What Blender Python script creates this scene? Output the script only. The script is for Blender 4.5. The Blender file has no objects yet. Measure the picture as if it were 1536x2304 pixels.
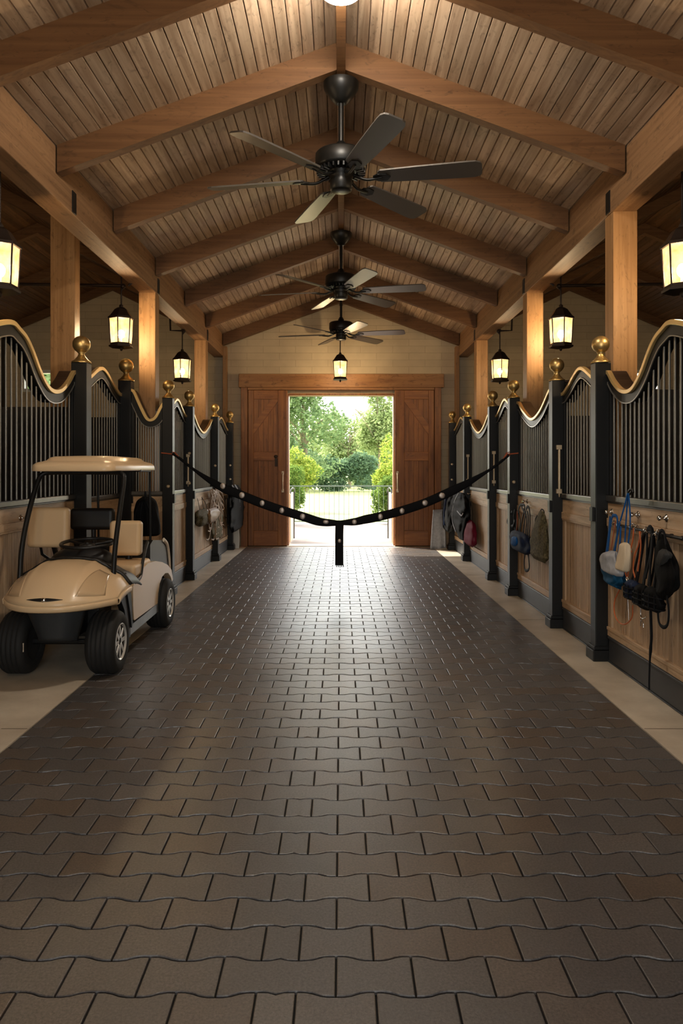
import bpy, math, random
from mathutils import Vector, Matrix, noise
random.seed(7)
F = 1667.0; H = 1.5; VX = 767.0; VY = 1052.0       # focal length (px), eye height, horizon
PI = math.pi
scn = bpy.context.scene
COL = scn.collection

def P(px, py, d):
    return Vector(((px - VX) / F * d, d, H + (VY - py) / F * d))
def S(px, py, X):
    d = F * abs(X) / max(abs(px - VX), 1e-3)
    return Vector((X, d, H + (VY - py) / F * d))

# ------------------------------------------------------------------ mesh builder
class MB:
    def __init__(s): s.v = []; s.f = []; s.s = []
    def add(s, vs, fs, smooth=False):
        o = len(s.v); s.v += [tuple(v) for v in vs]
        for f in fs: s.f.append(tuple(i + o for i in f)); s.s.append(smooth)
    def box(s, x0, y0, z0, x1, y1, z1):
        if x1 < x0: x0, x1 = x1, x0
        if y1 < y0: y0, y1 = y1, y0
        if z1 < z0: z0, z1 = z1, z0
        s.add([(x0,y0,z0),(x1,y0,z0),(x1,y1,z0),(x0,y1,z0),(x0,y0,z1),(x1,y0,z1),(x1,y1,z1),(x0,y1,z1)],
              [(0,3,2,1),(4,5,6,7),(0,1,5,4),(1,2,6,5),(2,3,7,6),(3,0,4,7)])
        return s
    def obox(s, c, size, m=None):
        m = m or Matrix.Identity(3); c = Vector(c)
        a, b, d = [k / 2 for k in size]
        vs = [c + m @ Vector(p) for p in [(-a,-b,-d),(a,-b,-d),(a,b,-d),(-a,b,-d),(-a,-b,d),(a,-b,d),(a,b,d),(-a,b,d)]]
        s.add(vs, [(0,3,2,1),(4,5,6,7),(0,1,5,4),(1,2,6,5),(2,3,7,6),(3,0,4,7)]); return s
    def prism(s, poly, fn, t0, t1, smooth=False):
        n = len(poly)
        vs = [fn(a, b, t0) for a, b in poly] + [fn(a, b, t1) for a, b in poly]
        s.add(vs, [tuple(range(n)), tuple(range(2*n-1, n-1, -1))])
        s.add(vs, [(i, (i+1) % n, (i+1) % n + n, i + n) for i in range(n)], smooth); return s
    def tube(s, pts, r, n=8, r2=None, ref=None, closed=False, cap=True):
        pts = [Vector(p) for p in pts]; N = len(pts)
        rs = r if isinstance(r, (list, tuple)) else [r] * N
        r2s = rs if r2 is None else (r2 if isinstance(r2, (list, tuple)) else [r2] * N)
        vs = []; prev = None
        for i, p in enumerate(pts):
            if closed: t = pts[(i+1) % N] - pts[i-1]
            else: t = pts[min(i+1, N-1)] - pts[max(i-1, 0)]
            if t.length < 1e-9: t = Vector((0,0,1))
            t.normalize()
            if ref is not None:
                b = Vector(ref); b = b - t * b.dot(t)
                if b.length < 1e-4: b = prev or Vector((1,0,0))
                b.normalize(); a = t.cross(b).normalized(); prev = b
            else:
                if prev is None:
                    q = Vector((0,0,1)) if abs(t.z) < .9 else Vector((1,0,0))
                    prev = (q - t * q.dot(t)).normalized()
                else:
                    prev = (prev - t * prev.dot(t)); prev = prev.normalized() if prev.length > 1e-6 else Vector((1,0,0))
                b = prev; a = t.cross(b).normalized()
            for k in range(n):
                w = 2 * PI * k / n
                vs.append(p + a * math.cos(w) * rs[i] + b * math.sin(w) * r2s[i])
        fs = []
        for i in range(N if closed else N - 1):
            j = (i + 1) % N
            for k in range(n):
                l = (k + 1) % n
                fs.append((i*n+k, i*n+l, j*n+l, j*n+k))
        s.add(vs, fs, True)
        if cap and not closed:
            s.add(vs, [tuple(range(n-1, -1, -1)), tuple(range((N-1)*n, N*n))])
        return s
    def lathe(s, prof, c, n=24, m=None, smooth=True):
        c = Vector(c); m = m or Matrix.Identity(3); vs = []
        for r, z in prof:
            for k in range(n):
                w = 2 * PI * k / n
                vs.append(c + m @ Vector((r*math.cos(w), r*math.sin(w), z)))
        fs = [(i*n+k, i*n+(k+1) % n, (i+1)*n+(k+1) % n, (i+1)*n+k) for i in range(len(prof)-1) for k in range(n)]
        s.add(vs, fs, smooth)
        s.add(vs, [tuple(range(n-1, -1, -1)), tuple(range((len(prof)-1)*n, len(prof)*n))])
        return s
    def ball(s, c, r, n=20, sc=(1,1,1), m=None):
        prof_n = max(8, n // 2); c = Vector(c); m = m or Matrix.Identity(3); vs = []
        for i in range(prof_n + 1):
            a = -PI/2 + PI * i / prof_n; rr = max(math.cos(a), 1e-3)
            for k in range(n):
                w = 2 * PI * k / n
                vs.append(c + m @ Vector((r*rr*math.cos(w)*sc[0], r*rr*math.sin(w)*sc[1], r*math.sin(a)*sc[2])))
        s.add(vs, [(i*n+k, i*n+(k+1) % n, (i+1)*n+(k+1) % n, (i+1)*n+k) for i in range(prof_n) for k in range(n)], True)
        return s
    def grid(s, fn, nu, nv, closed_u=False, smooth=True):
        vs = [fn(i / (nu if closed_u else nu - 1), j / (nv - 1)) for j in range(nv) for i in range(nu)]
        fs = []
        for j in range(nv - 1):
            for i in range(nu if closed_u else nu - 1):
                k = (i + 1) % nu
                fs.append((j*nu+i, j*nu+k, (j+1)*nu+k, (j+1)*nu+i))
        s.add(vs, fs, smooth); return s
    def build(s, name, mat, parent=None, bevel=0, seg=2, solid=0, sub=0):
        me = bpy.data.meshes.new(name)
        o = parent
        off = Vector((0,0,0))
        while o is not None: off += o.location; o = o.parent
        me.from_pydata([(v[0]-off.x, v[1]-off.y, v[2]-off.z) for v in s.v], [], s.f)
        me.polygons.foreach_set('use_smooth', s.s)
        me.materials.append(mat); me.update()
        ob = bpy.data.objects.new(name, me); COL.objects.link(ob)
        if parent is not None: ob.parent = parent
        if solid:
            m = ob.modifiers.new('s', 'SOLIDIFY'); m.thickness = solid; m.offset = 0
        if sub:
            m = ob.modifiers.new('u', 'SUBSURF'); m.levels = sub; m.render_levels = sub
        if bevel:
            m = ob.modifiers.new('b', 'BEVEL'); m.width = bevel; m.segments = seg; m.limit_method = 'ANGLE'; m.angle_limit = 0.7
        return ob

def tag(o, label=None, cat=None, group=None, kind=None):
    if label: o['label'] = label
    if cat: o['category'] = cat
    if group: o['group'] = group
    if kind: o['kind'] = kind
    return o
def thing(name, label, cat, loc=(0,0,0), group=None):
    o = bpy.data.objects.new(name, None); COL.objects.link(o); o.location = loc
    o.empty_display_size = .1
    return tag(o, label, cat, group)
def struct(name, mb, mat, **k):
    return tag(mb.build(name, mat, **k), kind='structure')
def dup(o, parent=None):
    c = o.copy(); COL.objects.link(c)
    if parent is not None: c.parent = parent
    for ch in [x for x in bpy.data.objects if x.parent == o]: dup(ch, c)
    return c
def rebase(root):
    """move the origin of a one-mesh thing to its base centre"""
    me = root.data
    xs = [v.co for v in me.vertices]
    c = Vector(((min(v.x for v in xs)+max(v.x for v in xs))/2, (min(v.y for v in xs)+max(v.y for v in xs))/2, min(v.z for v in xs)))
    me.transform(Matrix.Translation(-c)); root.location = c
    return root
def catmull(pts, n=8):
    pts = [Vector(p) for p in pts]; out = []
    q = [pts[0]*2 - pts[1]] + pts + [pts[-1]*2 - pts[-2]]
    for i in range(1, len(q) - 2):
        for k in range(n):
            t = k / n; a, b, c, d = q[i-1], q[i], q[i+1], q[i+2]
            out.append(.5 * ((2*b) + (c-a)*t + (2*a-5*b+4*c-d)*t*t + (3*b-a-3*c+d)*t**3))
    out.append(pts[-1]); return out

# ------------------------------------------------------------------ materials
def newmat(name):
    m = bpy.data.materials.new(name); m.use_nodes = True
    nt = m.node_tree; b = nt.nodes['Principled BSDF']
    return m, nt, b
def srgb(r, g, b):
    f = lambda c: ((c/255)/12.92 if c/255 <= .04045 else (((c/255)+.055)/1.055)**2.4)
    return (f(r), f(g), f(b), 1)
def plain(name, col, rough=.5, metal=0, bump=0, bscale=200, var=0, vscale=6, spec=.5, coat=0, aniso=0):
    m, nt, b = newmat(name)
    b.inputs['Base Color'].default_value = col; b.inputs['Roughness'].default_value = rough
    b.inputs['Metallic'].default_value = metal; b.inputs['Specular IOR Level'].default_value = spec
    b.inputs['Coat Weight'].default_value = coat; b.inputs['Coat Roughness'].default_value = .12
    N, L = nt.nodes, nt.links
    g = N.new('ShaderNodeNewGeometry')
    if var:
        n = N.new('ShaderNodeTexNoise'); n.inputs['Scale'].default_value = vscale; n.inputs['Detail'].default_value = 5
        L.new(g.outputs['Position'], n.inputs['Vector'])
        r = N.new('ShaderNodeMapRange'); r.inputs['From Min'].default_value = .3; r.inputs['From Max'].default_value = .7
        r.inputs['To Min'].default_value = 1 - var; r.inputs['To Max'].default_value = 1 + var
        L.new(n.outputs['Fac'], r.inputs['Value'])
        x = N.new('ShaderNodeVectorMath'); x.operation = 'SCALE'; x.inputs[0].default_value = col[:3]
        L.new(r.outputs['Result'], x.inputs['Scale']); L.new(x.outputs[0], b.inputs['Base Color'])
    if bump:
        n = N.new('ShaderNodeTexNoise'); n.inputs['Scale'].default_value = bscale; n.inputs['Detail'].default_value = 3
        L.new(g.outputs['Position'], n.inputs['Vector'])
        k = N.new('ShaderNodeBump'); k.inputs['Strength'].default_value = bump; k.inputs['Distance'].default_value = .003
        L.new(n.outputs['Fac'], k.inputs['Height']); L.new(k.outputs[0], b.inputs['Normal'])
    return m
def wood(name, c1, c2, axis=1, fine=22, along=1.1, rough=.6, isl=.18, knots=.5, grey=None, spec=.35, marks=.35):
    m, nt, b = newmat(name); N, L = nt.nodes, nt.links
    b.inputs['Roughness'].default_value = rough; b.inputs['Specular IOR Level'].default_value = spec
    g = N.new('ShaderNodeNewGeometry')
    mp = N.new('ShaderNodeMapping'); sc = [fine]*3
    if axis is not None: sc[axis] = along
    mp.inputs['Scale'].default_value = sc
    off = N.new('ShaderNodeVectorMath'); off.operation = 'SCALE'; off.inputs[0].default_value = (13, 7, 19)
    L.new(g.outputs['Random Per Island'], off.inputs['Scale'])
    ad = N.new('ShaderNodeVectorMath'); ad.operation = 'ADD'
    L.new(g.outputs['Position'], mp.inputs['Vector']); L.new(mp.outputs[0], ad.inputs[0]); L.new(off.outputs[0], ad.inputs[1])
    n = N.new('ShaderNodeTexNoise'); n.inputs['Scale'].default_value = 1; n.inputs['Detail'].default_value = 6; n.inputs['Distortion'].default_value = .6
    L.new(ad.outputs[0], n.inputs['Vector'])
    cr = N.new('ShaderNodeValToRGB'); cr.color_ramp.elements[0].position = .3; cr.color_ramp.elements[1].position = .72
    cr.color_ramp.elements[0].color = c1; cr.color_ramp.elements[1].color = c2
    L.new(n.outputs['Fac'], cr.inputs['Fac'])
    # knots : sparse dark spots
    mp2 = N.new('ShaderNodeMapping'); s2 = [9]*3
    if axis is not None: s2[axis] = 4.0
    mp2.inputs['Scale'].default_value = s2
    ad2 = N.new('ShaderNodeVectorMath'); ad2.operation = 'ADD'
    L.new(g.outputs['Position'], mp2.inputs['Vector']); L.new(mp2.outputs[0], ad2.inputs[0]); L.new(off.outputs[0], ad2.inputs[1])
    vo = N.new('ShaderNodeTexNoise'); vo.inputs['Scale'].default_value = 1.6; vo.inputs['Detail'].default_value = 4; vo.inputs['Distortion'].default_value = 1.2
    L.new(ad2.outputs[0], vo.inputs['Vector'])
    kr = N.new('ShaderNodeMapRange'); kr.inputs['From Min'].default_value = .27; kr.inputs['From Max'].default_value = .42
    kr.inputs['To Min'].default_value = 1 - knots; kr.inputs['To Max'].default_value = 1; L.new(vo.outputs['Fac'], kr.inputs['Value'])
    ir = N.new('ShaderNodeMapRange'); ir.inputs['To Min'].default_value = 1 - isl; ir.inputs['To Max'].default_value = 1 + isl
    L.new(g.outputs['Random Per Island'], ir.inputs['Value'])
    mp3 = N.new('ShaderNodeMapping'); s3 = [30]*3
    if axis is not None: s3[axis] = 9.0
    mp3.inputs['Scale'].default_value = s3
    ad3 = N.new('ShaderNodeVectorMath'); ad3.operation = 'ADD'
    L.new(g.outputs['Position'], mp3.inputs['Vector']); L.new(mp3.outputs[0], ad3.inputs[0]); L.new(off.outputs[0], ad3.inputs[1])
    v3 = N.new('ShaderNodeTexNoise'); v3.inputs['Scale'].default_value = 1; v3.inputs['Detail'].default_value = 2; v3.inputs['Distortion'].default_value = 2.0
    L.new(ad3.outputs[0], v3.inputs['Vector'])
    k3 = N.new('ShaderNodeMapRange'); k3.inputs['From Min'].default_value = .26; k3.inputs['From Max'].default_value = .36
    k3.inputs['To Min'].default_value = 1 - marks; k3.inputs['To Max'].default_value = 1; L.new(v3.outputs['Fac'], k3.inputs['Value'])
    mu0 = N.new('ShaderNodeMath'); mu0.operation = 'MULTIPLY'; L.new(kr.outputs[0], mu0.inputs[0]); L.new(k3.outputs[0], mu0.inputs[1])
    mu = N.new('ShaderNodeMath'); mu.operation = 'MULTIPLY'; L.new(mu0.outputs[0], mu.inputs[0]); L.new(ir.outputs[0], mu.inputs[1])
    x = N.new('ShaderNodeVectorMath'); x.operation = 'SCALE'; L.new(cr.outputs[0], x.inputs[0]); L.new(mu.outputs[0], x.inputs['Scale'])
    L.new(x.outputs[0], b.inputs['Base Color'])
    k = N.new('ShaderNodeBump'); k.inputs['Strength'].default_value = .25; k.inputs['Distance'].default_value = .004
    L.new(n.outputs['Fac'], k.inputs['Height']); L.new(k.outputs[0], b.inputs['Normal'])
    return m

M = {}
M['ceil']   = wood('ceiling_wood', srgb(148,122,98), srgb(196,172,146), 1, rough=.5, isl=.13, knots=.35)
M['rafter'] = wood('rafter_wood', srgb(100,68,41), srgb(122,87,55), 0, fine=30, along=.8, rough=.55, isl=.05, knots=.3)
M['beam']   = wood('beam_wood', srgb(130,96,66), srgb(166,128,92), 1, fine=26, along=.6, rough=.55, isl=.05, knots=.4)
M['post']   = wood('post_wood', srgb(156,114,72), srgb(188,144,98), 2, fine=30, along=.8, rough=.5, isl=.05, knots=.35)
M['door']   = wood('door_wood', srgb(122,74,36), srgb(166,106,54), 2, fine=20, along=1.5, rough=.42, isl=.10, knots=.3)
M['doorh']  = wood('door_rail_wood', srgb(128,78,38), srgb(172,110,58), 0, fine=20, along=1.5, rough=.42, isl=.08, knots=.3)
M['lintel'] = wood('lintel_wood', srgb(140,96,58), srgb(178,128,80), 0, fine=12, along=1.0, rough=.5, isl=.05)
M['boardR'] = wood('stall_board_wood', srgb(168,138,108), srgb(206,178,146), 2, fine=30, along=1.6, rough=.55, isl=.12, knots=.2)
M['railw']  = wood('stall_rail_wood', srgb(172,142,110), srgb(212,182,148), 1, fine=26, along=2, rough=.5, isl=.06, knots=.2)
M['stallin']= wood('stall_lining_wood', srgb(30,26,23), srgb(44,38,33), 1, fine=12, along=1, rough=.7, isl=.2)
M['black']  = plain('black_painted_steel', srgb(20,20,20), .42, 0, spec=.3, bump=.1, bscale=300)
M['bar']    = plain('grille_bar_steel', srgb(138,134,126), .32, .55)
M['railm']  = plain('grey_steel_rail', srgb(110,108,104), .33, .85, var=.12, vscale=9)
M['kick']   = plain('kick_plate_grey', srgb(62,64,68), .45, .3, var=.15, vscale=4)
M['gold']   = plain('gold_trim', srgb(226,194,132), .34, .55)
M['capw']   = plain('dark_cap_board', srgb(62,44,32), .45, 0, var=.2, vscale=10)
M['brass']  = plain('brushed_brass', srgb(212,180,118), .38, .88, var=.15, vscale=40)
M['brass2'] = plain('pale_brass_rod', srgb(206,186,156), .35, .4)
M['rim']    = plain('silver_wheel_rim', srgb(196,194,190), .3, .25)
M['chrome'] = plain('chrome', srgb(210,208,204), .14, 1)
M['iron']   = plain('bronze_iron', srgb(48,36,28), .5, .5, bump=.2, bscale=120)
M['fan']    = plain('fan_black', srgb(15,15,14), .4, .1, spec=.4)
M['blade']  = plain('fan_blade', srgb(88,84,80), .36, .4, spec=.9)
M['cart']   = plain('cart_beige_paint', srgb(224,194,154), .34, 0, coat=.12, spec=.35)
M['cart2']  = plain('cart_headlight_cover', srgb(208,178,140), .2, 0, coat=.8)
M['vinyl']  = plain('beige_vinyl', srgb(222,190,148), .45, 0, bump=.1, bscale=400)
M['blackp'] = plain('black_plastic', srgb(20,20,21), .45, bump=.15, bscale=300)
M['bumper'] = plain('bumper_grey_plastic', srgb(38,42,46), .55)
M['rubber'] = plain('tyre_rubber', srgb(26,25,24), .75, bump=.3, bscale=90)
M['mat_br'] = plain('cart_floor_mat', srgb(74,58,46), .8)
M['concrete'] = None
M['cream']  = plain('cream_panel', srgb(222,204,180), .55)
M['cloth_k']= plain('black_cloth', srgb(12,12,13), .8, bump=.4, bscale=60, spec=.12)
M['cloth_b']= plain('blue_cloth', srgb(24,84,150), .75, bump=.4, bscale=60, spec=.12)
M['cloth_n']= plain('navy_cloth', srgb(30,40,64), .75, bump=.4, bscale=60, var=.4, vscale=20, spec=.12)
M['cloth_g']= plain('grey_cloth', srgb(168,170,176), .8, bump=.4, bscale=60, var=.15, vscale=25, spec=.12)
M['cloth_d']= plain('charcoal_cloth', srgb(60,60,60), .8, bump=.4, bscale=60, spec=.12)
M['cloth_c']= plain('cream_cloth', srgb(222,204,176), .8, bump=.3, bscale=60, spec=.12)
M['cloth_t']= plain('teal_cloth', srgb(24,76,112), .75, bump=.4, bscale=60, var=.2, vscale=20, spec=.12)
M['cloth_m']= plain('maroon_cloth', srgb(104,22,44), .75, bump=.3, bscale=60, spec=.12)
M['cloth_o']= plain('olive_camo_cloth', srgb(92,84,62), .8, bump=.4, bscale=60, var=.6, vscale=45, spec=.12)
M['orange'] = plain('orange_leather', srgb(190,96,48), .55, var=.2, vscale=30)
M['tan']    = plain('tan_brown_leather', srgb(140,108,74), .5, var=.35, vscale=40)
M['rope_r'] = plain('red_orange_cord', srgb(170,84,50), .7)
M['strap']  = plain('black_webbing', srgb(14,15,19), .7, bump=.4, bscale=150, spec=.15)
M['disc']   = plain('pale_disc', srgb(168,156,148), .35, .5)
M['white']  = plain('white_plastic', srgb(226,226,222), .4)
M['winfr']  = plain('white_window_frame', srgb(235,235,230), .45)
M['path']   = plain('pale_gravel', srgb(122,112,106), .9, var=.12, vscale=8, bump=.5, bscale=60)
M['lawn']   = plain('sunlit_lawn', srgb(126,134,78), .9, var=.15, vscale=2, bump=.5, bscale=40)
M['fence']  = plain('grey_green_iron', srgb(92,108,100), .5, .3)
M['trunk']  = plain('bark', srgb(120,110,86), .9, var=.3, vscale=6)
M['ext']    = plain('exterior_render', srgb(200,190,170), .8)
M['roofing']= plain('roof_deck', srgb(60,50,42), .9)

def m_concrete():
    m, nt, b = newmat('concrete_floor'); N, L = nt.nodes, nt.links
    g = N.new('ShaderNodeNewGeometry')
    n = N.new('ShaderNodeTexNoise'); n.inputs['Scale'].default_value = 1.6; n.inputs['Detail'].default_value = 8; n.inputs['Roughness'].default_value = .62
    L.new(g.outputs['Position'], n.inputs['Vector'])
    cr = N.new('ShaderNodeValToRGB'); cr.color_ramp.elements[0].position = .3; cr.color_ramp.elements[1].position = .7
    cr.color_ramp.elements[0].color = srgb(178,164,144); cr.color_ramp.elements[1].color = srgb(222,210,190)
    L.new(n.outputs['Fac'], cr.inputs['Fac']); L.new(cr.outputs[0], b.inputs['Base Color'])
    b.inputs['Roughness'].default_value = .5
    k = N.new('ShaderNodeBump'); k.inputs['Strength'].default_value = .2; k.inputs['Distance'].default_value = .004
    n2 = N.new('ShaderNodeTexNoise'); n2.inputs['Scale'].default_value = 60; L.new(g.outputs['Position'], n2.inputs['Vector'])
    L.new(n2.outputs['Fac'], k.inputs['Height']); L.new(k.outputs[0], b.inputs['Normal'])
    return m
M['concrete'] = m_concrete()

def m_paver():
    m, nt, b = newmat('paver_stone'); N, L = nt.nodes, nt.links
    g = N.new('ShaderNodeNewGeometry')
    n = N.new('ShaderNodeTexNoise'); n.inputs['Scale'].default_value = 120; n.inputs['Detail'].default_value = 6; n.inputs['Roughness'].default_value = .75
    L.new(g.outputs['Position'], n.inputs['Vector'])
    n1 = N.new('ShaderNodeTexNoise'); n1.inputs['Scale'].default_value = 1.1; n1.inputs['Detail'].default_value = 4
    L.new(g.outputs['Position'], n1.inputs['Vector'])
    cr = N.new('ShaderNodeValToRGB'); e = cr.color_ramp.elements
    e[0].position = .0; e[0].color = srgb(82,79,78); e[1].position = 1; e[1].color = srgb(97,92,89)
    e2 = e.new(.5); e2.color = srgb(89,85,83)
    e3 = e.new(.9); e3.color = srgb(90,78,68)
    L.new(g.outputs['Random Per Island'], cr.inputs['Fac'])
    r = N.new('ShaderNodeMapRange'); r.inputs['From Min'].default_value = .3; r.inputs['From Max'].default_value = .7
    r.inputs['To Min'].default_value = .4; r.inputs['To Max'].default_value = 1.75; L.new(n.outputs['Fac'], r.inputs['Value'])
    r1 = N.new('ShaderNodeMapRange'); r1.inputs['From Min'].default_value = .3; r1.inputs['From Max'].default_value = .7
    r1.inputs['To Min'].default_value = .88; r1.inputs['To Max'].default_value = 1.12; L.new(n1.outputs['Fac'], r1.inputs['Value'])
    mu = N.new('ShaderNodeMath'); mu.operation = 'MULTIPLY'; L.new(r.outputs[0], mu.inputs[0]); L.new(r1.outputs[0], mu.inputs[1])
    x = N.new('ShaderNodeVectorMath'); x.operation = 'SCALE'; L.new(cr.outputs[0], x.inputs[0]); L.new(mu.outputs[0], x.inputs['Scale'])
    L.new(x.outputs[0], b.inputs['Base Color'])
    rr = N.new('ShaderNodeMapRange'); rr.inputs['To Min'].default_value = .30; rr.inputs['To Max'].default_value = .40
    L.new(n1.outputs['Fac'], rr.inputs['Value']); L.new(rr.outputs[0], b.inputs['Roughness'])
    b.inputs['Specular IOR Level'].default_value = .9
    k = N.new('ShaderNodeBump'); k.inputs['Strength'].default_value = .5; k.inputs['Distance'].default_value = .0014
    L.new(n.outputs['Fac'], k.inputs['Height']); L.new(k.outputs[0], b.inputs['Normal'])
    return m
M['paver'] = m_paver()
M['bed'] = plain('paver_joint_sand', srgb(30,27,24), .9)

def m_wall():
    m, nt, b = newmat('cream_block_wall'); N, L = nt.nodes, nt.links
    g = N.new('ShaderNodeNewGeometry')
    sx = N.new('ShaderNodeSeparateXYZ'); L.new(g.outputs['Position'], sx.inputs[0])
    ad = N.new('ShaderNodeMath'); ad.operation = 'ADD'; L.new(sx.outputs['X'], ad.inputs[0]); L.new(sx.outputs['Y'], ad.inputs[1])
    cx = N.new('ShaderNodeCombineXYZ'); L.new(ad.outputs[0], cx.inputs['X']); L.new(sx.outputs['Z'], cx.inputs['Y'])
    br = N.new('ShaderNodeTexBrick'); br.inputs['Scale'].default_value = 1; br.inputs['Brick Width'].default_value = .62
    br.inputs['Row Height'].default_value = .132; br.inputs['Mortar Size'].default_value = .004; br.inputs['Mortar Smooth'].default_value = .6
    br.inputs['Color1'].default_value = srgb(206,188,156); br.inputs['Color2'].default_value = srgb(198,180,150); br.inputs['Mortar'].default_value = srgb(176,156,126)
    L.new(cx.outputs[0], br.inputs['Vector'])
    n = N.new('ShaderNodeTexNoise'); n.inputs['Scale'].default_value = 5; n.inputs['Detail'].default_value = 6; L.new(g.outputs['Position'], n.inputs['Vector'])
    r = N.new('ShaderNodeMapRange'); r.inputs['To Min'].default_value = .85; r.inputs['To Max'].default_value = 1.12; L.new(n.outputs['Fac'], r.inputs['Value'])
    x = N.new('ShaderNodeVectorMath'); x.operation = 'SCALE'; L.new(br.outputs['Color'], x.inputs[0]); L.new(r.outputs[0], x.inputs['Scale'])
    L.new(x.outputs[0], b.inputs['Base Color']); b.inputs['Roughness'].default_value = .75
    k = N.new('ShaderNodeBump'); k.inputs['Strength'].default_value = .4; k.inputs['Distance'].default_value = .01; k.invert = True
    L.new(br.outputs['Fac'], k.inputs['Height']); L.new(k.outputs[0], b.inputs['Normal'])
    return m
M['wall'] = m_wall()

def m_leaf(name, c1, c2):
    m, nt, b = newmat(name); N, L = nt.nodes, nt.links
    N.remove(b); out = N['Material Output']
    g = N.new('ShaderNodeNewGeometry')
    cr = N.new('ShaderNodeValToRGB'); cr.color_ramp.elements[0].color = c1; cr.color_ramp.elements[1].color = c2
    L.new(g.outputs['Random Per Island'], cr.inputs['Fac'])
    d = N.new('ShaderNodeBsdfDiffuse'); t = N.new('ShaderNodeBsdfTranslucent')
    L.new(cr.outputs[0], d.inputs['Color']); L.new(cr.outputs[0], t.inputs['Color'])
    a = N.new('ShaderNodeMixShader'); a.inputs[0].default_value = .55
    L.new(d.outputs[0], a.inputs[1]); L.new(t.outputs[0], a.inputs[2]); L.new(a.outputs[0], out.inputs['Surface'])
    return m
M['leafA'] = m_leaf('leaf_mid_green', srgb(104,130,88), srgb(142,162,112))
M['leafB'] = m_leaf('leaf_yellow_green', srgb(96,124,50), srgb(182,190,92))
M['leafC'] = m_leaf('leaf_blue_green', srgb(88,116,92), srgb(120,144,108))
M['leafD'] = m_leaf('leaf_hedge_green', srgb(72,102,50), srgb(122,144,70))
M['leafP'] = m_leaf('leaf_hazed_green', srgb(138,158,106), srgb(176,188,132))  # haze over the far trees is put into this pale leaf colour

def m_emit(name, col, st):
    m, nt, b = newmat(name); b.inputs['Base Color'].default_value = (0,0,0,1)
    b.inputs['Emission Color'].default_value = col; b.inputs['Emission Strength'].default_value = st
    return m
M['bulb'] = m_emit('warm_bulb', (1,.88,.70,1), 470)
M['dome'] = m_emit('opal_dome_glass', (1,.90,.76,1), 78)
def m_lglass():
    m, nt, b = newmat('amber_lantern_glass'); N, L = nt.nodes, nt.links
    N.remove(b); out = N['Material Output']
    g = N.new('ShaderNodeNewGeometry'); n = N.new('ShaderNodeTexNoise'); n.inputs['Scale'].default_value = 14; n.inputs['Detail'].default_value = 3
    L.new(g.outputs['Position'], n.inputs['Vector'])
    cr = N.new('ShaderNodeValToRGB'); cr.color_ramp.elements[0].color = (.95,.42,.10,1); cr.color_ramp.elements[1].color = (1,.74,.36,1)
    cr.color_ramp.elements[0].position = .25; cr.color_ramp.elements[1].position = .7
    L.new(n.outputs['Fac'], cr.inputs['Fac'])
    tr = N.new('ShaderNodeBsdfTransparent'); tr.inputs['Color'].default_value = (1,.82,.58,1)
    tl = N.new('ShaderNodeBsdfTranslucent')
    dk = N.new('ShaderNodeVectorMath'); dk.operation = 'SCALE'; dk.inputs['Scale'].default_value = .022; L.new(cr.outputs[0], dk.inputs[0]); L.new(dk.outputs[0], tl.inputs['Color'])
    em = N.new('ShaderNodeEmission'); em.inputs['Strength'].default_value = .62; L.new(cr.outputs[0], em.inputs['Color'])
    mx = N.new('ShaderNodeMixShader'); mx.inputs[0].default_value = .5
    L.new(tr.outputs[0], mx.inputs[1]); L.new(tl.outputs[0], mx.inputs[2])
    ad = N.new('ShaderNodeAddShader'); L.new(mx.outputs[0], ad.inputs[0]); L.new(em.outputs[0], ad.inputs[1])
    L.new(ad.outputs[0], out.inputs['Surface'])
    return m
M['lglass'] = m_lglass()
def m_glass():
    m, nt, b = newmat('window_glass'); N, L = nt.nodes, nt.links
    N.remove(b); out = N['Material Output']
    tr = N.new('ShaderNodeBsdfTransparent'); gl = N.new('ShaderNodeBsdfGlossy'); gl.inputs['Roughness'].default_value = .03
    mx = N.new('ShaderNodeMixShader'); mx.inputs[0].default_value = .06
    L.new(tr.outputs[0], mx.inputs[1]); L.new(gl.outputs[0], mx.inputs[2]); L.new(mx.outputs[0], out.inputs['Surface'])
    return m
M['glass'] = m_glass()

# ================================================================== THE BUILDING
YF, YB = -3.0, 14.2            # open end behind the viewer, gable wall ahead
XS = 6.4
def roof(x):
    x = abs(x)
    if x <= 2.33: return 4.85 - .365 * x
    if x <= 4.34: return 4.0 + (x - 2.33) * .4975
    return 5.0 - .407 * (x - 4.34)

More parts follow.
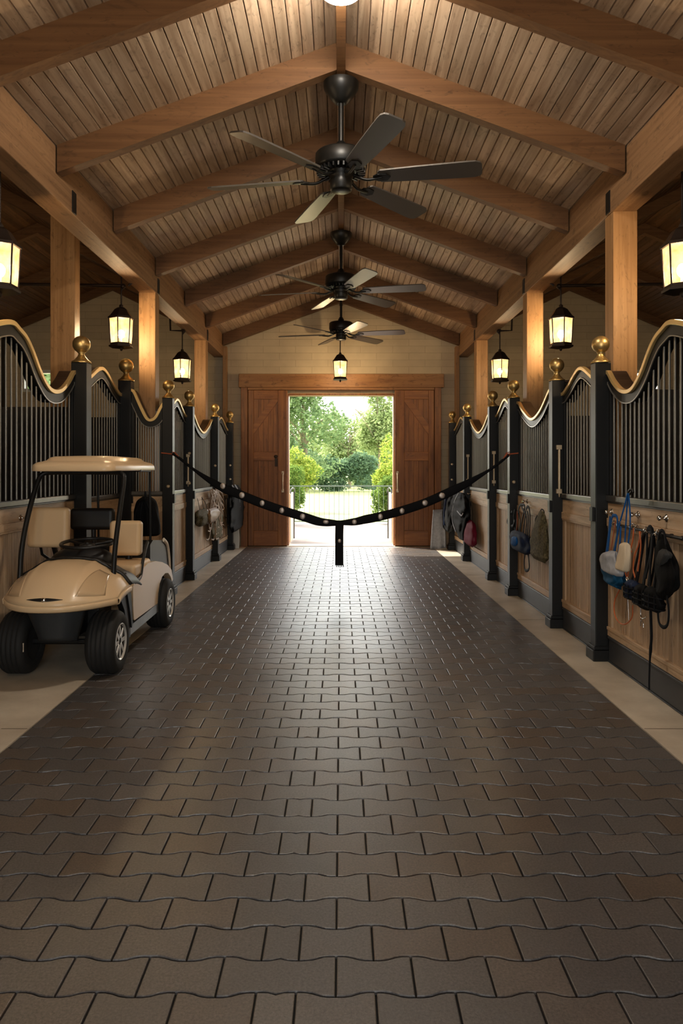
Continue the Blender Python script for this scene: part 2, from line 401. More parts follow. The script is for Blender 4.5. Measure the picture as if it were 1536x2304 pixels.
# floor : concrete margins, sand bed, threshold
PL, PR, PE = -1.79, 1.73, 13.93
fl = MB()
fl.box(-XS, YF, -.2, PL-.004, PE, 0); fl.box(PR+.004, YF, -.2, XS, PE, 0); fl.box(-XS, PE+.004, -.2, XS, YB+.2, 0)
struct('floor', fl, M['concrete'])
j = MB()
for y in (1.2, 4.25, 7.3, 10.35, 13.2):
    j.box(PR+.01, y, 0.0005, 2.0, y+.006, .0012); j.box(-1.95, y, 0.0005, PL-.01, y+.006, .0012)
struct('floor_joint', j, plain('joint_line', srgb(104,90,70), .8))
struct('floor_bed', MB().box(PL-.004, YF, -.2, PR+.004, PE+.004, -.012), M['bed'])
def pavers():
    mb = MB(); RW, RL = .155, .228; A = .0095; G = .0024
    y00 = .095 - RW * 12
    nrow = int((PE - y00) / RW) + 1
    def tr(x): return max(-1, min(1, 1.7 * math.cos(2*PI*x/RL)))
    def edge(r, x):   # boundary between row r-1 and row r
        o = 0.0 if (r - 1) % 2 else .5
        return y00 + r*RW + A * tr(x + .015 - o*RL) * (1 if x > -.186 else -1)
    rnd = random.Random(3)
    for r in range(nrow):
        o = 0.0 if r % 2 else .5
        xs = []; x = o*RL - .015 - (RL if o else 0)
        while x < PR + RL:
            xs.append(x); x += RL
        x = (-.243 if o else -.357)
        while x > PL - RL:
            xs.append(x); x -= RL
        xs.sort()
        for a, b in zip(xs[:-1], xs[1:]):
            a = max(a, PL); b = min(b, PR)
            if b - a < .05: continue
            if a - PL < .05: a = PL
            if PR - b < .05: b = PR
            jit = rnd.uniform(-.0012, .0012)
            n = 10
            def ring(ins, z):
                top, bot = [], []
                for i in range(n + 1):
                    x = a + G + ins + (b - a - 2*G - 2*ins) * i / n
                    e0 = edge(r, x) + G + .0014 + ins; e1 = min(edge(r+1, x), PE) - G - .0014 - ins
                    bot.append((x, min(e0, e1), z)); top.append((x, e1, z))
                return bot + top[::-1]
            rings = [ring(0, -.014), ring(0, -.005+jit), ring(.001, -.001+jit), ring(.0035, jit)]
            m = len(rings[0]); vs = sum(rings, [])
            fs = []
            for q in range(3):
                for i in range(m):
                    l = (i + 1) % m
                    fs.append((q*m+i, q*m+l, (q+1)*m+l, (q+1)*m+i))
            mb.add(vs, fs, False); 
            # top as quad strip (stays on the same island)
            o2 = len(mb.v) - m
            for i in range(n):
                mb.f.append((o2+i, o2+i+1, o2+m-2-i, o2+m-1-i)); mb.s.append(False)
    return mb
struct('floor_paving', pavers(), M['paver'])

# gable wall with doorway and two windows
DX, DZ = 1.02, 2.91
WX0, WX1, WZ0, WZ1 = 5.42, 6.12, 2.95, 3.37
def gable(y0, y1, hole, wins):
    mb = MB(); xs = sorted(set([-XS, -WX1, -WX0, -4.34, -2.33, -hole[0], 0, hole[0], 2.33, 4.34, WX0, WX1, XS]))
    for a, b in zip(xs[:-1], xs[1:]):
        m = (a + b) / 2; segs = [(0, None)]
        if abs(m) < hole[0]: segs = [(hole[1], None)]
        elif wins and WX0 < abs(m) < WX1: segs = [(0, WZ0), (WZ1, None)]
        for z0, z1 in segs:
            ta, tb = (roof(a), roof(b)) if z1 is None else (z1, z1)
            ta += 0; vs = [(a,y0,z0),(b,y0,z0),(b,y0,tb),(a,y0,ta),(a,y1,z0),(b,y1,z0),(b,y1,tb),(a,y1,ta)]
            mb.add(vs, [(0,1,2,3),(5,4,7,6),(0,4,5,1),(1,5,6,2),(2,6,7,3),(3,7,4,0)])
    return mb
struct('wall_back', gable(YB, YB+.22, (DX, DZ), True), M['wall'])
for s, n in ((-1, 'wall_left'), (1, 'wall_right')):
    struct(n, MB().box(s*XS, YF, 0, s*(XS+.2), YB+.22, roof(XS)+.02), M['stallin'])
# windows in the gable
for k, s in ((1, -1), (2, 1)):
    w = tag(thing('window_%d' % k, None, None, (s*(WX0+WX1)/2, YB+.1, WZ0)), kind='structure')
    a, b = sorted((s*WX0, s*WX1)); mb = MB()
    for q in ((a, WZ0, a+.06, WZ1), (b-.06, WZ0, b, WZ1), (a+.06, WZ0, b-.06, WZ0+.06), (a+.06, WZ1-.06, b-.06, WZ1), ((a+b)/2-.015, WZ0+.06, (a+b)/2+.015, WZ1-.06)):
        mb.box(q[0], YB-.015, q[1], q[2], YB+.1, q[3])
    mb.build('window_frame', M['winfr'], w)
    MB().box(a+.05, YB+.05, WZ0+.05, b-.05, YB+.058, WZ1-.05).build('window_pane', M['glass'], w)

# ceiling boards : every board a strip of one boarded surface
def boards(x0, x1, flip=1):
    mb = MB(); L0 = abs(x1 - x0); n = max(1, round(L0 / .09)); w = L0 / n
    for i in range(n):
        a = x0 + (x1 - x0) * i / n; b = x0 + (x1 - x0) * (i + 1) / n
        za, zb = roof(a + (b-a)*1e-4), roof(b - (b-a)*1e-4); c = .0035 * (1 if b > a else -1)
        dz = (zb - za) / (b - a)
        q = [(a+c*.35, za + .012), (a+c*1.6, za + dz*c*1.6), (b-c*1.6, zb - dz*c*1.6), (b-c*.35, zb + .012)]
        vs = [(x, YF, z) for x, z in q] + [(x, YB, z) for x, z in q]
        fs = [(i2, i2+1, i2+5, i2+4) for i2 in range(3)] + [(3, 0, 4, 7)]
        mb.add(vs, fs)
    return mb
cm = boards(-.035, -2.33); c2 = boards(.035, 2.33); cm.add(c2.v, c2.f)
struct('ceiling', cm, M['ceil'])
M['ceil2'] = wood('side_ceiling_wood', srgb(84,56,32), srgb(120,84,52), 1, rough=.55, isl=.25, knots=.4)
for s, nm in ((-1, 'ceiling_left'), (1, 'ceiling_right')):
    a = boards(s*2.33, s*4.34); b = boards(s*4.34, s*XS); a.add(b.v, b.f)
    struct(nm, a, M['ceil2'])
dk = MB()
bp = [-XS-.2, -4.34, -2.33, 0, 2.33, 4.34, XS+.2]
for a, b in zip(bp[:-1], bp[1:]):
    za, zb = roof(a)+.016, roof(b)+.016
    vs = [(a,YF,za),(b,YF,zb),(b,YB+.5,zb),(a,YB+.5,za),(a,YF,za+.12),(b,YF,zb+.12),(b,YB+.5,zb+.12),(a,YB+.5,za+.12)]
    dk.add(vs, [(0,3,2,1),(4,5,6,7),(0,1,5,4),(1,2,6,5),(2,3,7,6),(3,0,4,7)])
struct('roof_deck', dk, M['roofing'])
# behind the viewer : front gable with the open barn entrance
struct('wall_front', gable(YF-.2, YF, (1.5, 3.2), False), M['wall'])

# heavy timber
rb = MB().box(-.035, YF, 4.60, .035, YB, 4.85)
tag(rb.build('ridge_beam', M['rafter'], bevel=.004), 'narrow wooden ridge beam running along the peak of the ceiling', 'beam')
RD = [2.9, 4.5, 5.82, 7.27, 8.93, 10.6, 12.25, 14.0]
ordn = {1:'nearest the viewer, cut by the top of the photo', 2:'just above the nearest ceiling fan', 3:'second in front of the nearest fan blades',
        4:'third from the viewer of the full ones', 5:'fourth from the viewer of the full ones', 6:'fifth from the viewer, above the middle fan', 7:'against the cream gable wall'}
for i, d in enumerate(RD):
    for s, sd in ((-1, 'left'), (1, 'right')):
        t = .10 if i < 7 else .12
        poly = [(s*.035, 4.625), (s*2.23, 3.82), (s*2.23, 4.05), (s*.035, 4.855)]
        mb = MB().prism(poly, lambda a, b, y: (a, y, b), d, d + t)
        o = mb.build('rafter', M['rafter'], bevel=.004)
        if i == 0: tag(o, 'wooden rafter overhead behind the frame on the %s slope' % sd, 'rafter', 'sloping ceiling rafters')
        else: tag(o, '%s-hand sloping wooden rafter, %s' % (sd, ordn[i]), 'rafter', 'sloping ceiling rafters')
        rebase(o)
for s, sd in ((-1, 'left'), (1, 'right')):
    mb = MB(); a, b = sorted((s*2.23, s*2.43)); mb.box(a, YF, 3.61, b, YB, 3.80)
    a, b = sorted((s*2.245, s*2.43)); mb.box(a, YF, 3.80, b, YB, 4.03)
    tag(mb.build('timber_beam', M['beam'], bevel=.006), 'heavy timber beam running along the %s side of the aisle ceiling' % sd, 'beam')
    for i, (x0, x1, d, dd) in enumerate(((2.24,2.44,6.1,.19),(2.24,2.44,8.94,.19),(2.24,2.43,12.27,.2))):
        z0 = 0
        if s < 0 and i == 0: x0, x1, d, dd = 2.74, 2.99, 7.62, .16
        a, b = sorted((s*x0, s*x1))
        if s < 0 and i == 0: ztop = roof(-x0) + .01
        else: ztop = 3.615
        mb = MB().box(a, d, 0, b, d+dd, ztop)
        o = mb.build('timber_post', M['post'], bevel=.006)
        where = ['nearest the viewer', 'beside the middle lantern', 'farthest, near the gable wall'][i]
        tag(o, 'square wooden post %s of the aisle, %s' % (sd, where), 'post', 'timber posts along the aisle'); rebase(o)
        # bracket
        dB = [6.14, 9.0, 12.33][i]
        xb = s*2.226
        q = MB().box(xb - s*.004, dB, 3.62, xb + s*.006, dB+.09, 3.80)
        q2 = MB(); 
        tag(q.build('beam_bracket', M['black'], bevel=.003), 'small black steel bracket on the %s beam above the %s wooden post' % (sd, ['nearest','middle','farthest'][i]), 'bracket', 'black beam brackets')
    # thin timber at the gable
    a, b = sorted((s*2.17, s*2.24))
    o = MB().box(a, 14.02, 2.1, b, 14.19, 3.80).build('wall_post', M['post'], bevel=.004)
    tag(o, 'slim wooden upright fixed to the gable wall at the %s end of the beam' % sd, 'post', 'slim wall uprights'); rebase(o)
    # side bay rafters
    for k, d in enumerate(RD[1:]):
        poly = [(s*2.43, roof(2.43)-.13), (s*4.34, 4.86), (s*6.4, roof(6.4)-.14), (s*6.4, roof(6.4)+.01), (s*4.34, 5.01), (s*2.43, roof(2.43)+.01)]
        o = MB().prism(poly, lambda a, b, y: (a, y, b), d, d + .09).build('side_rafter', M['rafter'], bevel=.004)
        tag(o, 'dark bent rafter over the %s stalls, seen between wooden posts' % sd, 'rafter', 'rafters over the %s stalls' % sd); rebase(o)
# ================================================================== STALL FRONTS
HUMP = [(0,.70),(.06,.705),(.2,.76),(.5,.872),(.8,.76),(.94,.705),(1,.70)]
DIP  = [(0,.84),(.08,.82),(.19,.765),(.39,.60),(.60,.54),(.83,.66),(.95,.76),(1,.775)]
DIP0 = [(0,.72),(.06,.73),(.2,.84),(.37,.925),(.45,.90),(.51,.86),(.57,.78),(.643,.655),(.73,.57),(.83,.58),(.92,.66),(.98,.745),(1,.755)]
def curve(pts, k=1.0, n=64):
    q = catmull([(a, b, 0) for a, b in pts], 8)
    def f(s):
        s = max(0, min(1, s))
        for a, b in zip(q[:-1], q[1:]):
            if a.x <= s <= b.x and b.x > a.x:
                return H + k * (a.y + (b.y - a.y) * (s - a.x) / (b.x - a.x))
        return H + k * q[-1].y
    return f
def stall_panel(name, label, cat, group, p0, p1, out, zt, zr, pitch=.077, k=1.0, kick=.20):
    p0 = Vector((*p0, 0)); p1 = Vector((*p1, 0)); L = (p1 - p0).length; dr = (p1 - p0).normalized(); o = Vector((*out, 0))
    def W(s, t, z): return p0 + dr * s + o * t + Vector((0, 0, z))
    def bx(mb, s0, s1, t0, t1, z0, z1):
        vs = [W(s0,t0,z0),W(s1,t0,z0),W(s1,t1,z0),W(s0,t1,z0),W(s0,t0,z1),W(s1,t0,z1),W(s1,t1,z1),W(s0,t1,z1)]
        mb.add(vs, [(0,3,2,1),(4,5,6,7),(0,1,5,4),(1,2,6,5),(2,3,7,6),(3,0,4,7)])
    def band(t0, t1, a, b, n=56, e=0.0):
        mb = MB(); vs = []
        for i in range(n + 1):
            u = i / n; s = e + (L - 2*e) * u; z = zt(u)
            # offset along the local normal of the curve
            ds = .01; sl = (zt(min(1, u+ds)) - zt(max(0, u-ds))) / (L * (min(1, u+ds) - max(0, u-ds)))
            nn = math.sqrt(1 + sl*sl)
            for q in (a, b):
                ss = max(0, min(L, s + sl * (-q) / nn * (1 if 0 < i < n else 0)))
                for t in (t0, t1): vs.append(W(ss, t, z + q / nn))
        fs = []
        for i in range(n):
            A, B = i*4, (i+1)*4
            fs += [(A, B, B+2, A+2), (A+1, A+3, B+3, B+1), (A, A+1, B+1, B), (A+2, B+2, B+3, A+3)]
        fs += [(0, 2, 3, 1), (n*4, n*4+1, n*4+3, n*4+2)]
        mb.add(vs, fs, False); return mb
    T = thing(name, label, cat, W(L/2, 0, 0), group)
    fr = MB(); 
    bx(fr, 0, .035, .005, .05, zr, zt(0)-.05*k); bx(fr, L-.035, L, .005, .05, zr, zt(1)-.05*k)
    b = band(0.0, .10, -.095*k, -.03*k); fr.add(b.v, b.f)
    fr.build('frame', M['black'], T, bevel=.003)
    band(-.018, .018, -.032*k, 0).build('gold_trim', M['gold'], T, bevel=.004)
    band(.018, .135, -.026*k, -.004*k).build('cap_board', M['capw'], T, bevel=.003)
    band(-.006, .002, -.103*k, -.095*k).build('trim_line', M['bar'], T)
    nb = int((L - .10) / pitch)
    for i in range(nb + 1):
        s = .05 + (L - .10) * i / nb
        z1 = zt(s / L) - .095*k
        MB().tube([W(s, .03, zr-.01), W(s, .03, z1)], .0075, n=10).build('grille_bar', M['bar'], T)
    r = MB(); bx(r, 0, L, -.022, .045, zr-.045, zr); bx(r, 0, L, -.006, .045, zr-.06, zr-.045)
    r.build('rail', M['railm'], T, bevel=.006)
    zw = zr - .06; zm = zr - .175; zb = kick
    w = MB(); bx(w, 0, L, 0, .04, zm, zw); bx(w, 0, L, -.010, .04, zm-.062, zm); bx(w, 0, L, -.004, .04, zm-.078, zm-.062)
    w.build('wood_rail', M['railw'], T, bevel=.003)
    w = MB(); bx(w, 0, L, -.010, .04, zb+.045, zb+.07); bx(w, 0, L, -.004, .04, zb, zb+.045)
    w.build('lower_molding', M['railw'], T, bevel=.003)
    for a_ in (0, L-.07):
        w = MB(); bx(w, a_, a_+.07, 0, .04, zb+.07, zm-.078); w.build('wood_stile', M['boardR'], T, bevel=.003)
    w = MB(); n = max(2, round((L-.14)/.078)); ww = (L-.14)/n
    for i in range(n):
        a = .07 + ww*i; g = .004
        q = [(a+.0006,.026),(a+g,.016),(a+ww-g,.016),(a+ww-.0006,.026),(a+ww-.0006,.036),(a+.0006,.036)]
        vs = [W(x, t, zb+.06) for x, t in q] + [W(x, t, zm-.07) for x, t in q]
        w.add(vs, [(i2, (i2+1)%6, (i2+1)%6+6, i2+6) for i2 in range(6)])
    w.build('beadboard', M['boardR'], T)
    w = MB(); bx(w, .03, L-.03, -.004, .04, .012, kick-.018); bx(w, .03, L-.03, -.014, .04, kick-.018, kick); bx(w, .03, L-.03, -.012, .04, 0.001, .012)
    w.build('kick_plate', M['kick'], T, bevel=.004)
    T['L'] = L
    return T, W

def stall_post(label, x, y, w=.12, top=.818, k=1.0, rod=None, sgn=1, hinge=True, small=None):
    T = thing('stall_post', label, 'post', (x, y + w/2, 0), 'black stall posts with brass balls')
    zt = H + top * k; h = w/2; cy = y + h
    MB().box(x-h, y, .1*k, x+h, y+w, zt).build('shaft', M['black'], T, bevel=.006)
    b = MB(); b.box(x-h-.028*k, cy-h-.028*k, 0, x+h+.028*k, cy+h+.028*k, .085*k); b.box(x-h-.015*k, cy-h-.015*k, .085*k, x+h+.015*k, cy+h+.015*k, .115*k)
    b.build('base', M['black'], T, bevel=.006)
    f = MB(); r = .068*k
    f.lathe([(.074*k,0),(.074*k,.012*k),(.062*k,.018*k),(.05*k,.03*k),(.03*k,.052*k),(.024*k,.068*k),(.024*k,.078*k),(.032*k,.083*k),(.024*k,.09*k)], (x, cy, zt), 28)
    f.ball((x, cy, zt + .083*k + r*.93), r, 28)
    f.build('ball_finial', M['brass'], T)
    if rod:
        za, zb = rod; q = MB(); yy = y - .018
        q.tube([(x, yy, zb+.02), (x, yy, za-.02)], .012, 12)
        for z in (za, zb):
            q.box(x-.026, y-.03, z-.022, x+.022, y+.001, z+.02)
        q.tube([(x, yy, zb-.02), (x, yy, zb-.055)], [.012, .004], 10)
        q.build('latch_rod', M['brass2'], T, bevel=.003)
    if small:
        for z in small:
            q = MB(); q.lathe([(.012,0),(.012,.02),(.02,.024),(.02,.036),(.01,.042)], (x-sgn*(h*.3), y, z), 14, Matrix.Rotation(PI/2, 3, 'X'))
            q.build('latch_knob', M['brass2'], T)
    if hinge:
        q = MB(); q.box(x - sgn*(h+.02), y+.02, 1.08, x - sgn*(h-.004), y+.09, 1.19)
        q.build('latch_block', M['black'], T, bevel=.004)
    return T
PX = 2.035; PN = 2.07
D = [3.85, 5.75, 6.93, 8.68, 9.88, 11.9, 13.5]     # post fronts
G1 = 'barred stall fronts along the aisle'
place = ['', 'nearest of the row', 'second from the viewer', 'third from the viewer', 'fourth from the viewer', 'fifth from the viewer', 'last, at the gable wall']
desc_R = {0:'black stall post with brass ball beyond the right frame edge',1:'black stall post with brass ball left of the hanging blue halter, nearest on the right',
  2:'right-hand black stall post carrying a long pale latch rod, second from the viewer', 3:'right-hand black stall post where the barrier strap is tied, brass ball on top',
  4:'right-hand black stall post just beyond the barrier strap end, short latch rod', 5:'right-hand black stall post beside the maroon bag, small brass ball',
  6:'last right-hand black stall post, in the corner by the cream wall'}
for i, d in enumerate(D):
    rod = {2:(1.69,1.28), 4:(1.70,1.31), 5:(1.69,1.30)}.get(i); small = {3:(1.33,), 6:(1.56,1.28)}.get(i)
    stall_post(desc_R[i], PX, d, rod=rod, sgn=1, hinge=i in (1,2,3,4), small=small)
dp_R = ['right-hand barred stall front hung with halters and muzzles, nearest the viewer','narrow right-hand barred stall door with bare boards behind the nearest post',
  'right-hand barred stall front holding the blue halters and the olive bag','narrow right-hand barred stall door under the end of the barrier strap',
  'right-hand barred stall front beside the maroon bag','farthest narrow right-hand barred stall door, partly behind black jackets']
zr_R = [1.285, 1.26, 1.235, 1.215, 1.195, 1.185]
PAN = {}
for i in range(6):
    y0, y1 = D[i] + .12, D[i+1]
    door = i % 2 == 1
    zt = curve(HUMP if door else (DIP0 if i == 0 else DIP))
    PAN['R%d' % i] = stall_panel('stall_door' if door else 'barred_stall', dp_R[i], 'stall door' if door else 'stall front', G1, (PN, y0), (PN, y1), (1, 0), zt, zr_R[i])
# left side : posts 3..6 mirror the right side ; posts 0..2 stand in a recess where the cart is parked
KX = 1.25
desc_L = {0:'black stall post with brass ball beyond the left frame edge', 1:'black stall post with brass ball rising behind the golf cart roof, nearest on the left',
  2:'left-hand black stall post right behind the golf cart seats, second brass ball', 3:'left-hand black stall post where the barrier strap is tied, right of the cart',
  4:'left-hand black stall post just beyond the barrier strap end, with two latch knobs', 5:'left-hand black stall post behind the tan harness bundle', 6:'last left-hand black stall post, in the corner by the cream wall'}
LX = -PX*KX; LN = -PN*KX
LD = {0:D[0]*KX, 1:D[1]*KX, 2:8.70}
for i in (0, 1, 2):
    stall_post(desc_L[i], LX, LD[i], w=.12*KX, top=.818, k=KX if i < 2 else 1.25, sgn=-1, hinge=i == 2)
for i in (3, 4, 5, 6):
    stall_post(desc_L[i], -PX, D[i], sgn=-1, small={4:(1.69,1.29),5:(1.53,),6:(1.54,1.29),3:(1.28,)}.get(i), hinge=i in (3, 4), rod={4:(1.66,1.30)}.get(i))
dp_L = ['tall left-hand barred stall front at the frame edge behind the golf cart','narrow left-hand barred stall door seen over the golf cart roof', '',
  'narrow left-hand barred stall door under the end of the barrier strap','left-hand barred stall front behind the tan harness bundle','farthest narrow left-hand barred stall door, by the black hanging bag']
w = .12*KX
PAN['L0'] = stall_panel('barred_stall', dp_L[0], 'stall front', G1, (LN, LD[0]+w), (LN, LD[1]), (-1, 0), curve(DIP0, KX), 1.24, k=KX, pitch=.096)
PAN['L1'] = stall_panel('stall_door', dp_L[1], 'stall door', G1, (LN, LD[1]+w), (LN, LD[2]), (-1, 0), curve(HUMP, KX), 1.20, k=KX, pitch=.085)
zret = curve([(0,.93),(.12,.90),(.3,.75),(.5,.60),(.62,.575),(.75,.61),(.9,.72),(1,.775)])
PAN['L2'] = stall_panel('barred_stall', 'narrow barred stall front between the cart and the left strap post', 'stall front', G1, (LX+w/2, D[3]+.05), (-PX-.06, D[3]+.05), (0, 1), zret, 1.22, pitch=.026)
for i in (3, 4, 5):
    y0, y1 = D[i] + .12, D[i+1]; door = i % 2 == 1
    PAN['L%d' % i] = stall_panel('stall_door' if door else 'barred_stall', dp_L[i], 'stall door' if door else 'stall front', G1, (-PN, y0), (-PN, y1), (-1, 0), curve(HUMP if door else DIP), zr_R[i])
# partitions between the stalls, dark lining
for s, ys, xi in ((1, (3.88, 5.79, 8.72, 11.94), 2.22), (-1, (4.84, 7.45, 8.98, 11.94), 2.22)):
    for y in ys:
        x0 = xi if (s > 0 or y > 9) else (2.46 if y > 8.9 else 2.76)
        a, b = sorted((s*x0, s*XS))
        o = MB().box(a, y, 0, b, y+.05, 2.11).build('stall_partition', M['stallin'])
        tag(o, kind='structure')
# knobs on the stall wood
def tack_knob(p, sx, par):
    m = Matrix.Rotation(-sx * PI/2, 3, 'Y')
    o = MB().lathe([(.026,0),(.026,.004),(.012,.010),(.008,.03),(.016,.038),(.018,.05),(.010,.058)], p, 18, m).build('tack_knob', M['chrome'], par); return o
for (px, py, X, lb) in ((1376.7,1152,PN,'R0'),(1435,1158,PN,'R0'),
        (1499,1166,PN,'R0'),(1186,1128,PN,'R2'),(1058,1111,PN,'R4'),
        (46,1165,-LN,'L0')):
    s = 1 if px > VX else -1
    p = S(px, py, X*s); tack_knob(p, s, PAN[lb][0])
    
# ================================================================== CEILING FANS
def make_fan():
    T = thing('ceiling_fan', 'x', 'ceiling fan', (0,0,0), 'black ceiling fans on the ridge')
    # z=0 at blade plane ; built at origin
    c = MB(); c.lathe([(.03,.60),(.05,.605),(.075,.63),(.115,.68),(.138,.72),(.142,.745),(.142,.765)], (0,0,0), 32); c.build('canopy', M['fan'], T)
    MB().tube([(0,0,.26),(0,0,.62)], .021, 16).build('downrod', M['fan'], T)
    q = MB(); q.lathe([(.02,.30),(.035,.29),(.038,.27),(.05,.262),(.052,.235),(.075,.225),(.19,.205),(.205,.19),(.208,.09),(.2,.075),(.17,.06),(.12,.05)][::-1], (0,0,0), 40)
    q.build('motor_housing', M['fan'], T)
    v = MB()
    for k in range(30):
        a = 2*PI*k/30; m = Matrix.Rotation(a, 3, 'Z'); v.obox(m @ Vector((.165,0,.052)), (.06,.012,.03), m)
    v.build('vent_ring', M['black'], T)
    h = MB(); h.lathe([(.02,-.105),(.075,-.10),(.088,-.09),(.09,-.02),(.086,.0),(.10,.02),(.11,.055)], (0,0,0), 32); h.build('switch_hub', M['fan'], T)
    for k in range(6):
        a = math.radians(-11 + 60*k); R = Matrix.Rotation(a, 3, 'Z'); 
        pitch = Matrix.Rotation(math.radians(-14), 3, 'X')
        # blade outline in local (r, t)
        out = [(.30,-.055),(.32,-.075),(.6,-.088),(1.0,-.098),(1.06,-.096),(1.095,-.08),(1.108,-.05),(1.11,.05),(1.10,.075),(1.06,.093),(1.0,.095),(.6,.085),(.32,.072),(.30,.052)]
        def fn(r, t, z): 
            v_ = pitch @ Vector((0, t, z)); return R @ Vector((r, v_.y, v_.z + .0))
        b = MB().prism(out, fn, -.006, .006)
        bl = b.build('blade', M['blade'], T, bevel=.002)
        ir = MB()
        ir.tube([R @ Vector(p) for p in catmull([(.09,0,.03),(.15,0,.0),(.21,0,-.022),(.28,0,-.018),(.33,0,-.012)], 5)], .012, 10)
        pl = [(.26,-.02),(.30,-.045),(.37,-.042),(.40,0),(.37,.042),(.30,.045),(.26,.02)]
        ir.prism(pl, fn, -.016, -.007)
        ir.build('blade_arm', M['fan'], bl, bevel=.002)
    return T
fan0 = make_fan(); ZB = 1.5 + 2.31
fdef = [(5.93, 'largest black six-blade ceiling fan, nearest the viewer', 1.0), (9.72, 'middle black six-blade ceiling fan, half the size of the nearest', 1.0), (12.85, 'smallest black six-blade ceiling fan, above the centre lantern', .985)]
for i, (d, lb, k) in enumerate(fdef):
    o = fan0 if i == 0 else dup(fan0)
    o['label'] = lb; o.location = (0, d, ZB)
    if i == 0: FANS = [o]
    else: FANS.append(o)
# ================================================================== LANTERNS
def make_lantern():
    T = thing('hanging_lantern', 'x', 'lantern', (0,0,0), 'hanging bronze lanterns')
    n = 6
    def ring(r, z): return [Vector((r*math.cos(PI/6+2*PI*k/n), r*math.sin(PI/6+2*PI*k/n), z)) for k in range(n)]
    g = MB(); a, b = ring(.112,-.135), ring(.132,.15)
    g.add(a + b, [(k, (k+1)%n, (k+1)%n+n, k+n) for k in range(n)]); g.build('glass', M['lglass'], T)
    f = MB()
    for k in range(n):
        f.tube([ring(.118,-.15)[k], ring(.138,.155)[k]], .0065, 6)
        p0 = (ring(.114,-.135)[k] + ring(.114,-.135)[(k+1)%n]) / 2; p1 = (ring(.134,.15)[k] + ring(.134,.15)[(k+1)%n]) / 2
    f.lathe([(.150,.150),(.152,.158),(.150,.17),(.12,.172)], (0,0,0), n, Matrix.Rotation(PI/6, 3, 'Z'), False)
    f.lathe([(.09,-.172),(.140,-.172),(.142,-.155),(.125,-.15),(.12,-.125),(.108,-.125)], (0,0,0), n, Matrix.Rotation(PI/6, 3, 'Z'), False)
    f.build('frame', M['iron'], T)
    c = MB(); c.lathe([(.148,.168),(.125,.19),(.10,.225),(.075,.262),(.045,.282),(.022,.29),(.026,.30),(.02,.315),(.006,.325)], (0,0,0), n, Matrix.Rotation(PI/6, 3, 'Z'), False); c.build('cap', M['iron'], T)
    MB().ball((0,0,-.19), .016, 10, (1,1,1.5)).build('bottom_finial', M['iron'], T)
    MB().ball((0,0,-.02), .036, 16, (1,1,1.35)).build('bulb', M['bulb'], T)
    MB().tube([(0,0,-.135),(0,0,-.05)], .012, 8).build('candle_socket', M['cream'], T)
    return T
lan0 = make_lantern()
ldef = [((-2.44,5.3,2.93),'large lantern cut by the left frame edge', 3.61), ((2.44,5.3,2.93),'large lantern cut by the right frame edge', 3.61),
  ((-2.52,8.5,3.05),'middle-sized bronze lantern between two left wooden posts, on a long bracket arm', None), ((2.52,8.5,3.05),'middle-sized bronze lantern between two right wooden posts, on a long bracket arm', None),
  ((-2.42,11.3,2.985),'small bronze lantern hanging left, by the farthest left wooden post', None), ((2.42,11.3,2.985),'small bronze lantern hanging right, by the farthest right wooden post', None),
  ((-.015,13.25,3.24),'small bronze lantern in the centre above the doorway header', 0),
  ((-2.44,2.2,2.93),'unseen lantern added on the left beam to light the near aisle', 3.61), ((2.44,2.2,2.93),'unseen lantern added on the right beam to light the near aisle', 3.61)]  # these two unseen lanterns are added to light the near floor and ceiling
for i, (p, lb, zt) in enumerate(ldef):
    o = lan0 if i == 0 else dup(lan0)
    o.location = p; o['label'] = lb
    s = 1 if p[0] > 0 else -1
    r = MB(); x, y, z = p
    if i < 2 or i > 6: r.tube([(x,y,z+.31),(x,y,3.615)], .009, 8)
    elif i < 6:
        zt = 3.56
        r.tube([(x,y,z+.31)] + catmull([(x,y,zt-.12),(x,y,zt-.04),(x-s*.02,y,zt-.01),(x-s*.03,y,zt+.02)],4), .008, 8)
        r.ball((x-s*.02,y,zt+.02), .03, 10)
        if i < 4: r.tube([(x-s*.02,y,zt+.025),(s*XS,y,zt+.09)], .018, 10)
        else: r.tube([(x-s*.02,y,zt+.025),(x+s*.18,y,zt+.03),(x+s*.2,y,roof(2.6)+.0)], .014, 8)
        r.tube([(s*2.40,y,3.62),(s*2.44,y,zt+.025)], .014, 8)
    else: r.tube([(x,y,z+.31),(0,y,4.61)], .008, 8)
    r.build('hanging_rod', M['iron'], o)
# opal dome lamp on the ridge
for yy, lb in ((4.62, 'glowing round opal ceiling lamp at the top edge of the photo'),):
    T = thing('ceiling_lamp', lb, 'lamp', (0,yy,4.6))
    MB().lathe([(.02,4.33),(.07,4.335),(.12,4.355),(.155,4.39),(.165,4.43),(.155,4.465),(.12,4.487)], (0,yy,.10), 32).build('dome', M['dome'], T)
    MB().lathe([(.11,4.572),(.125,4.577),(.125,4.598)], (0,yy,0), 32).build('base_ring', M['iron'], T)

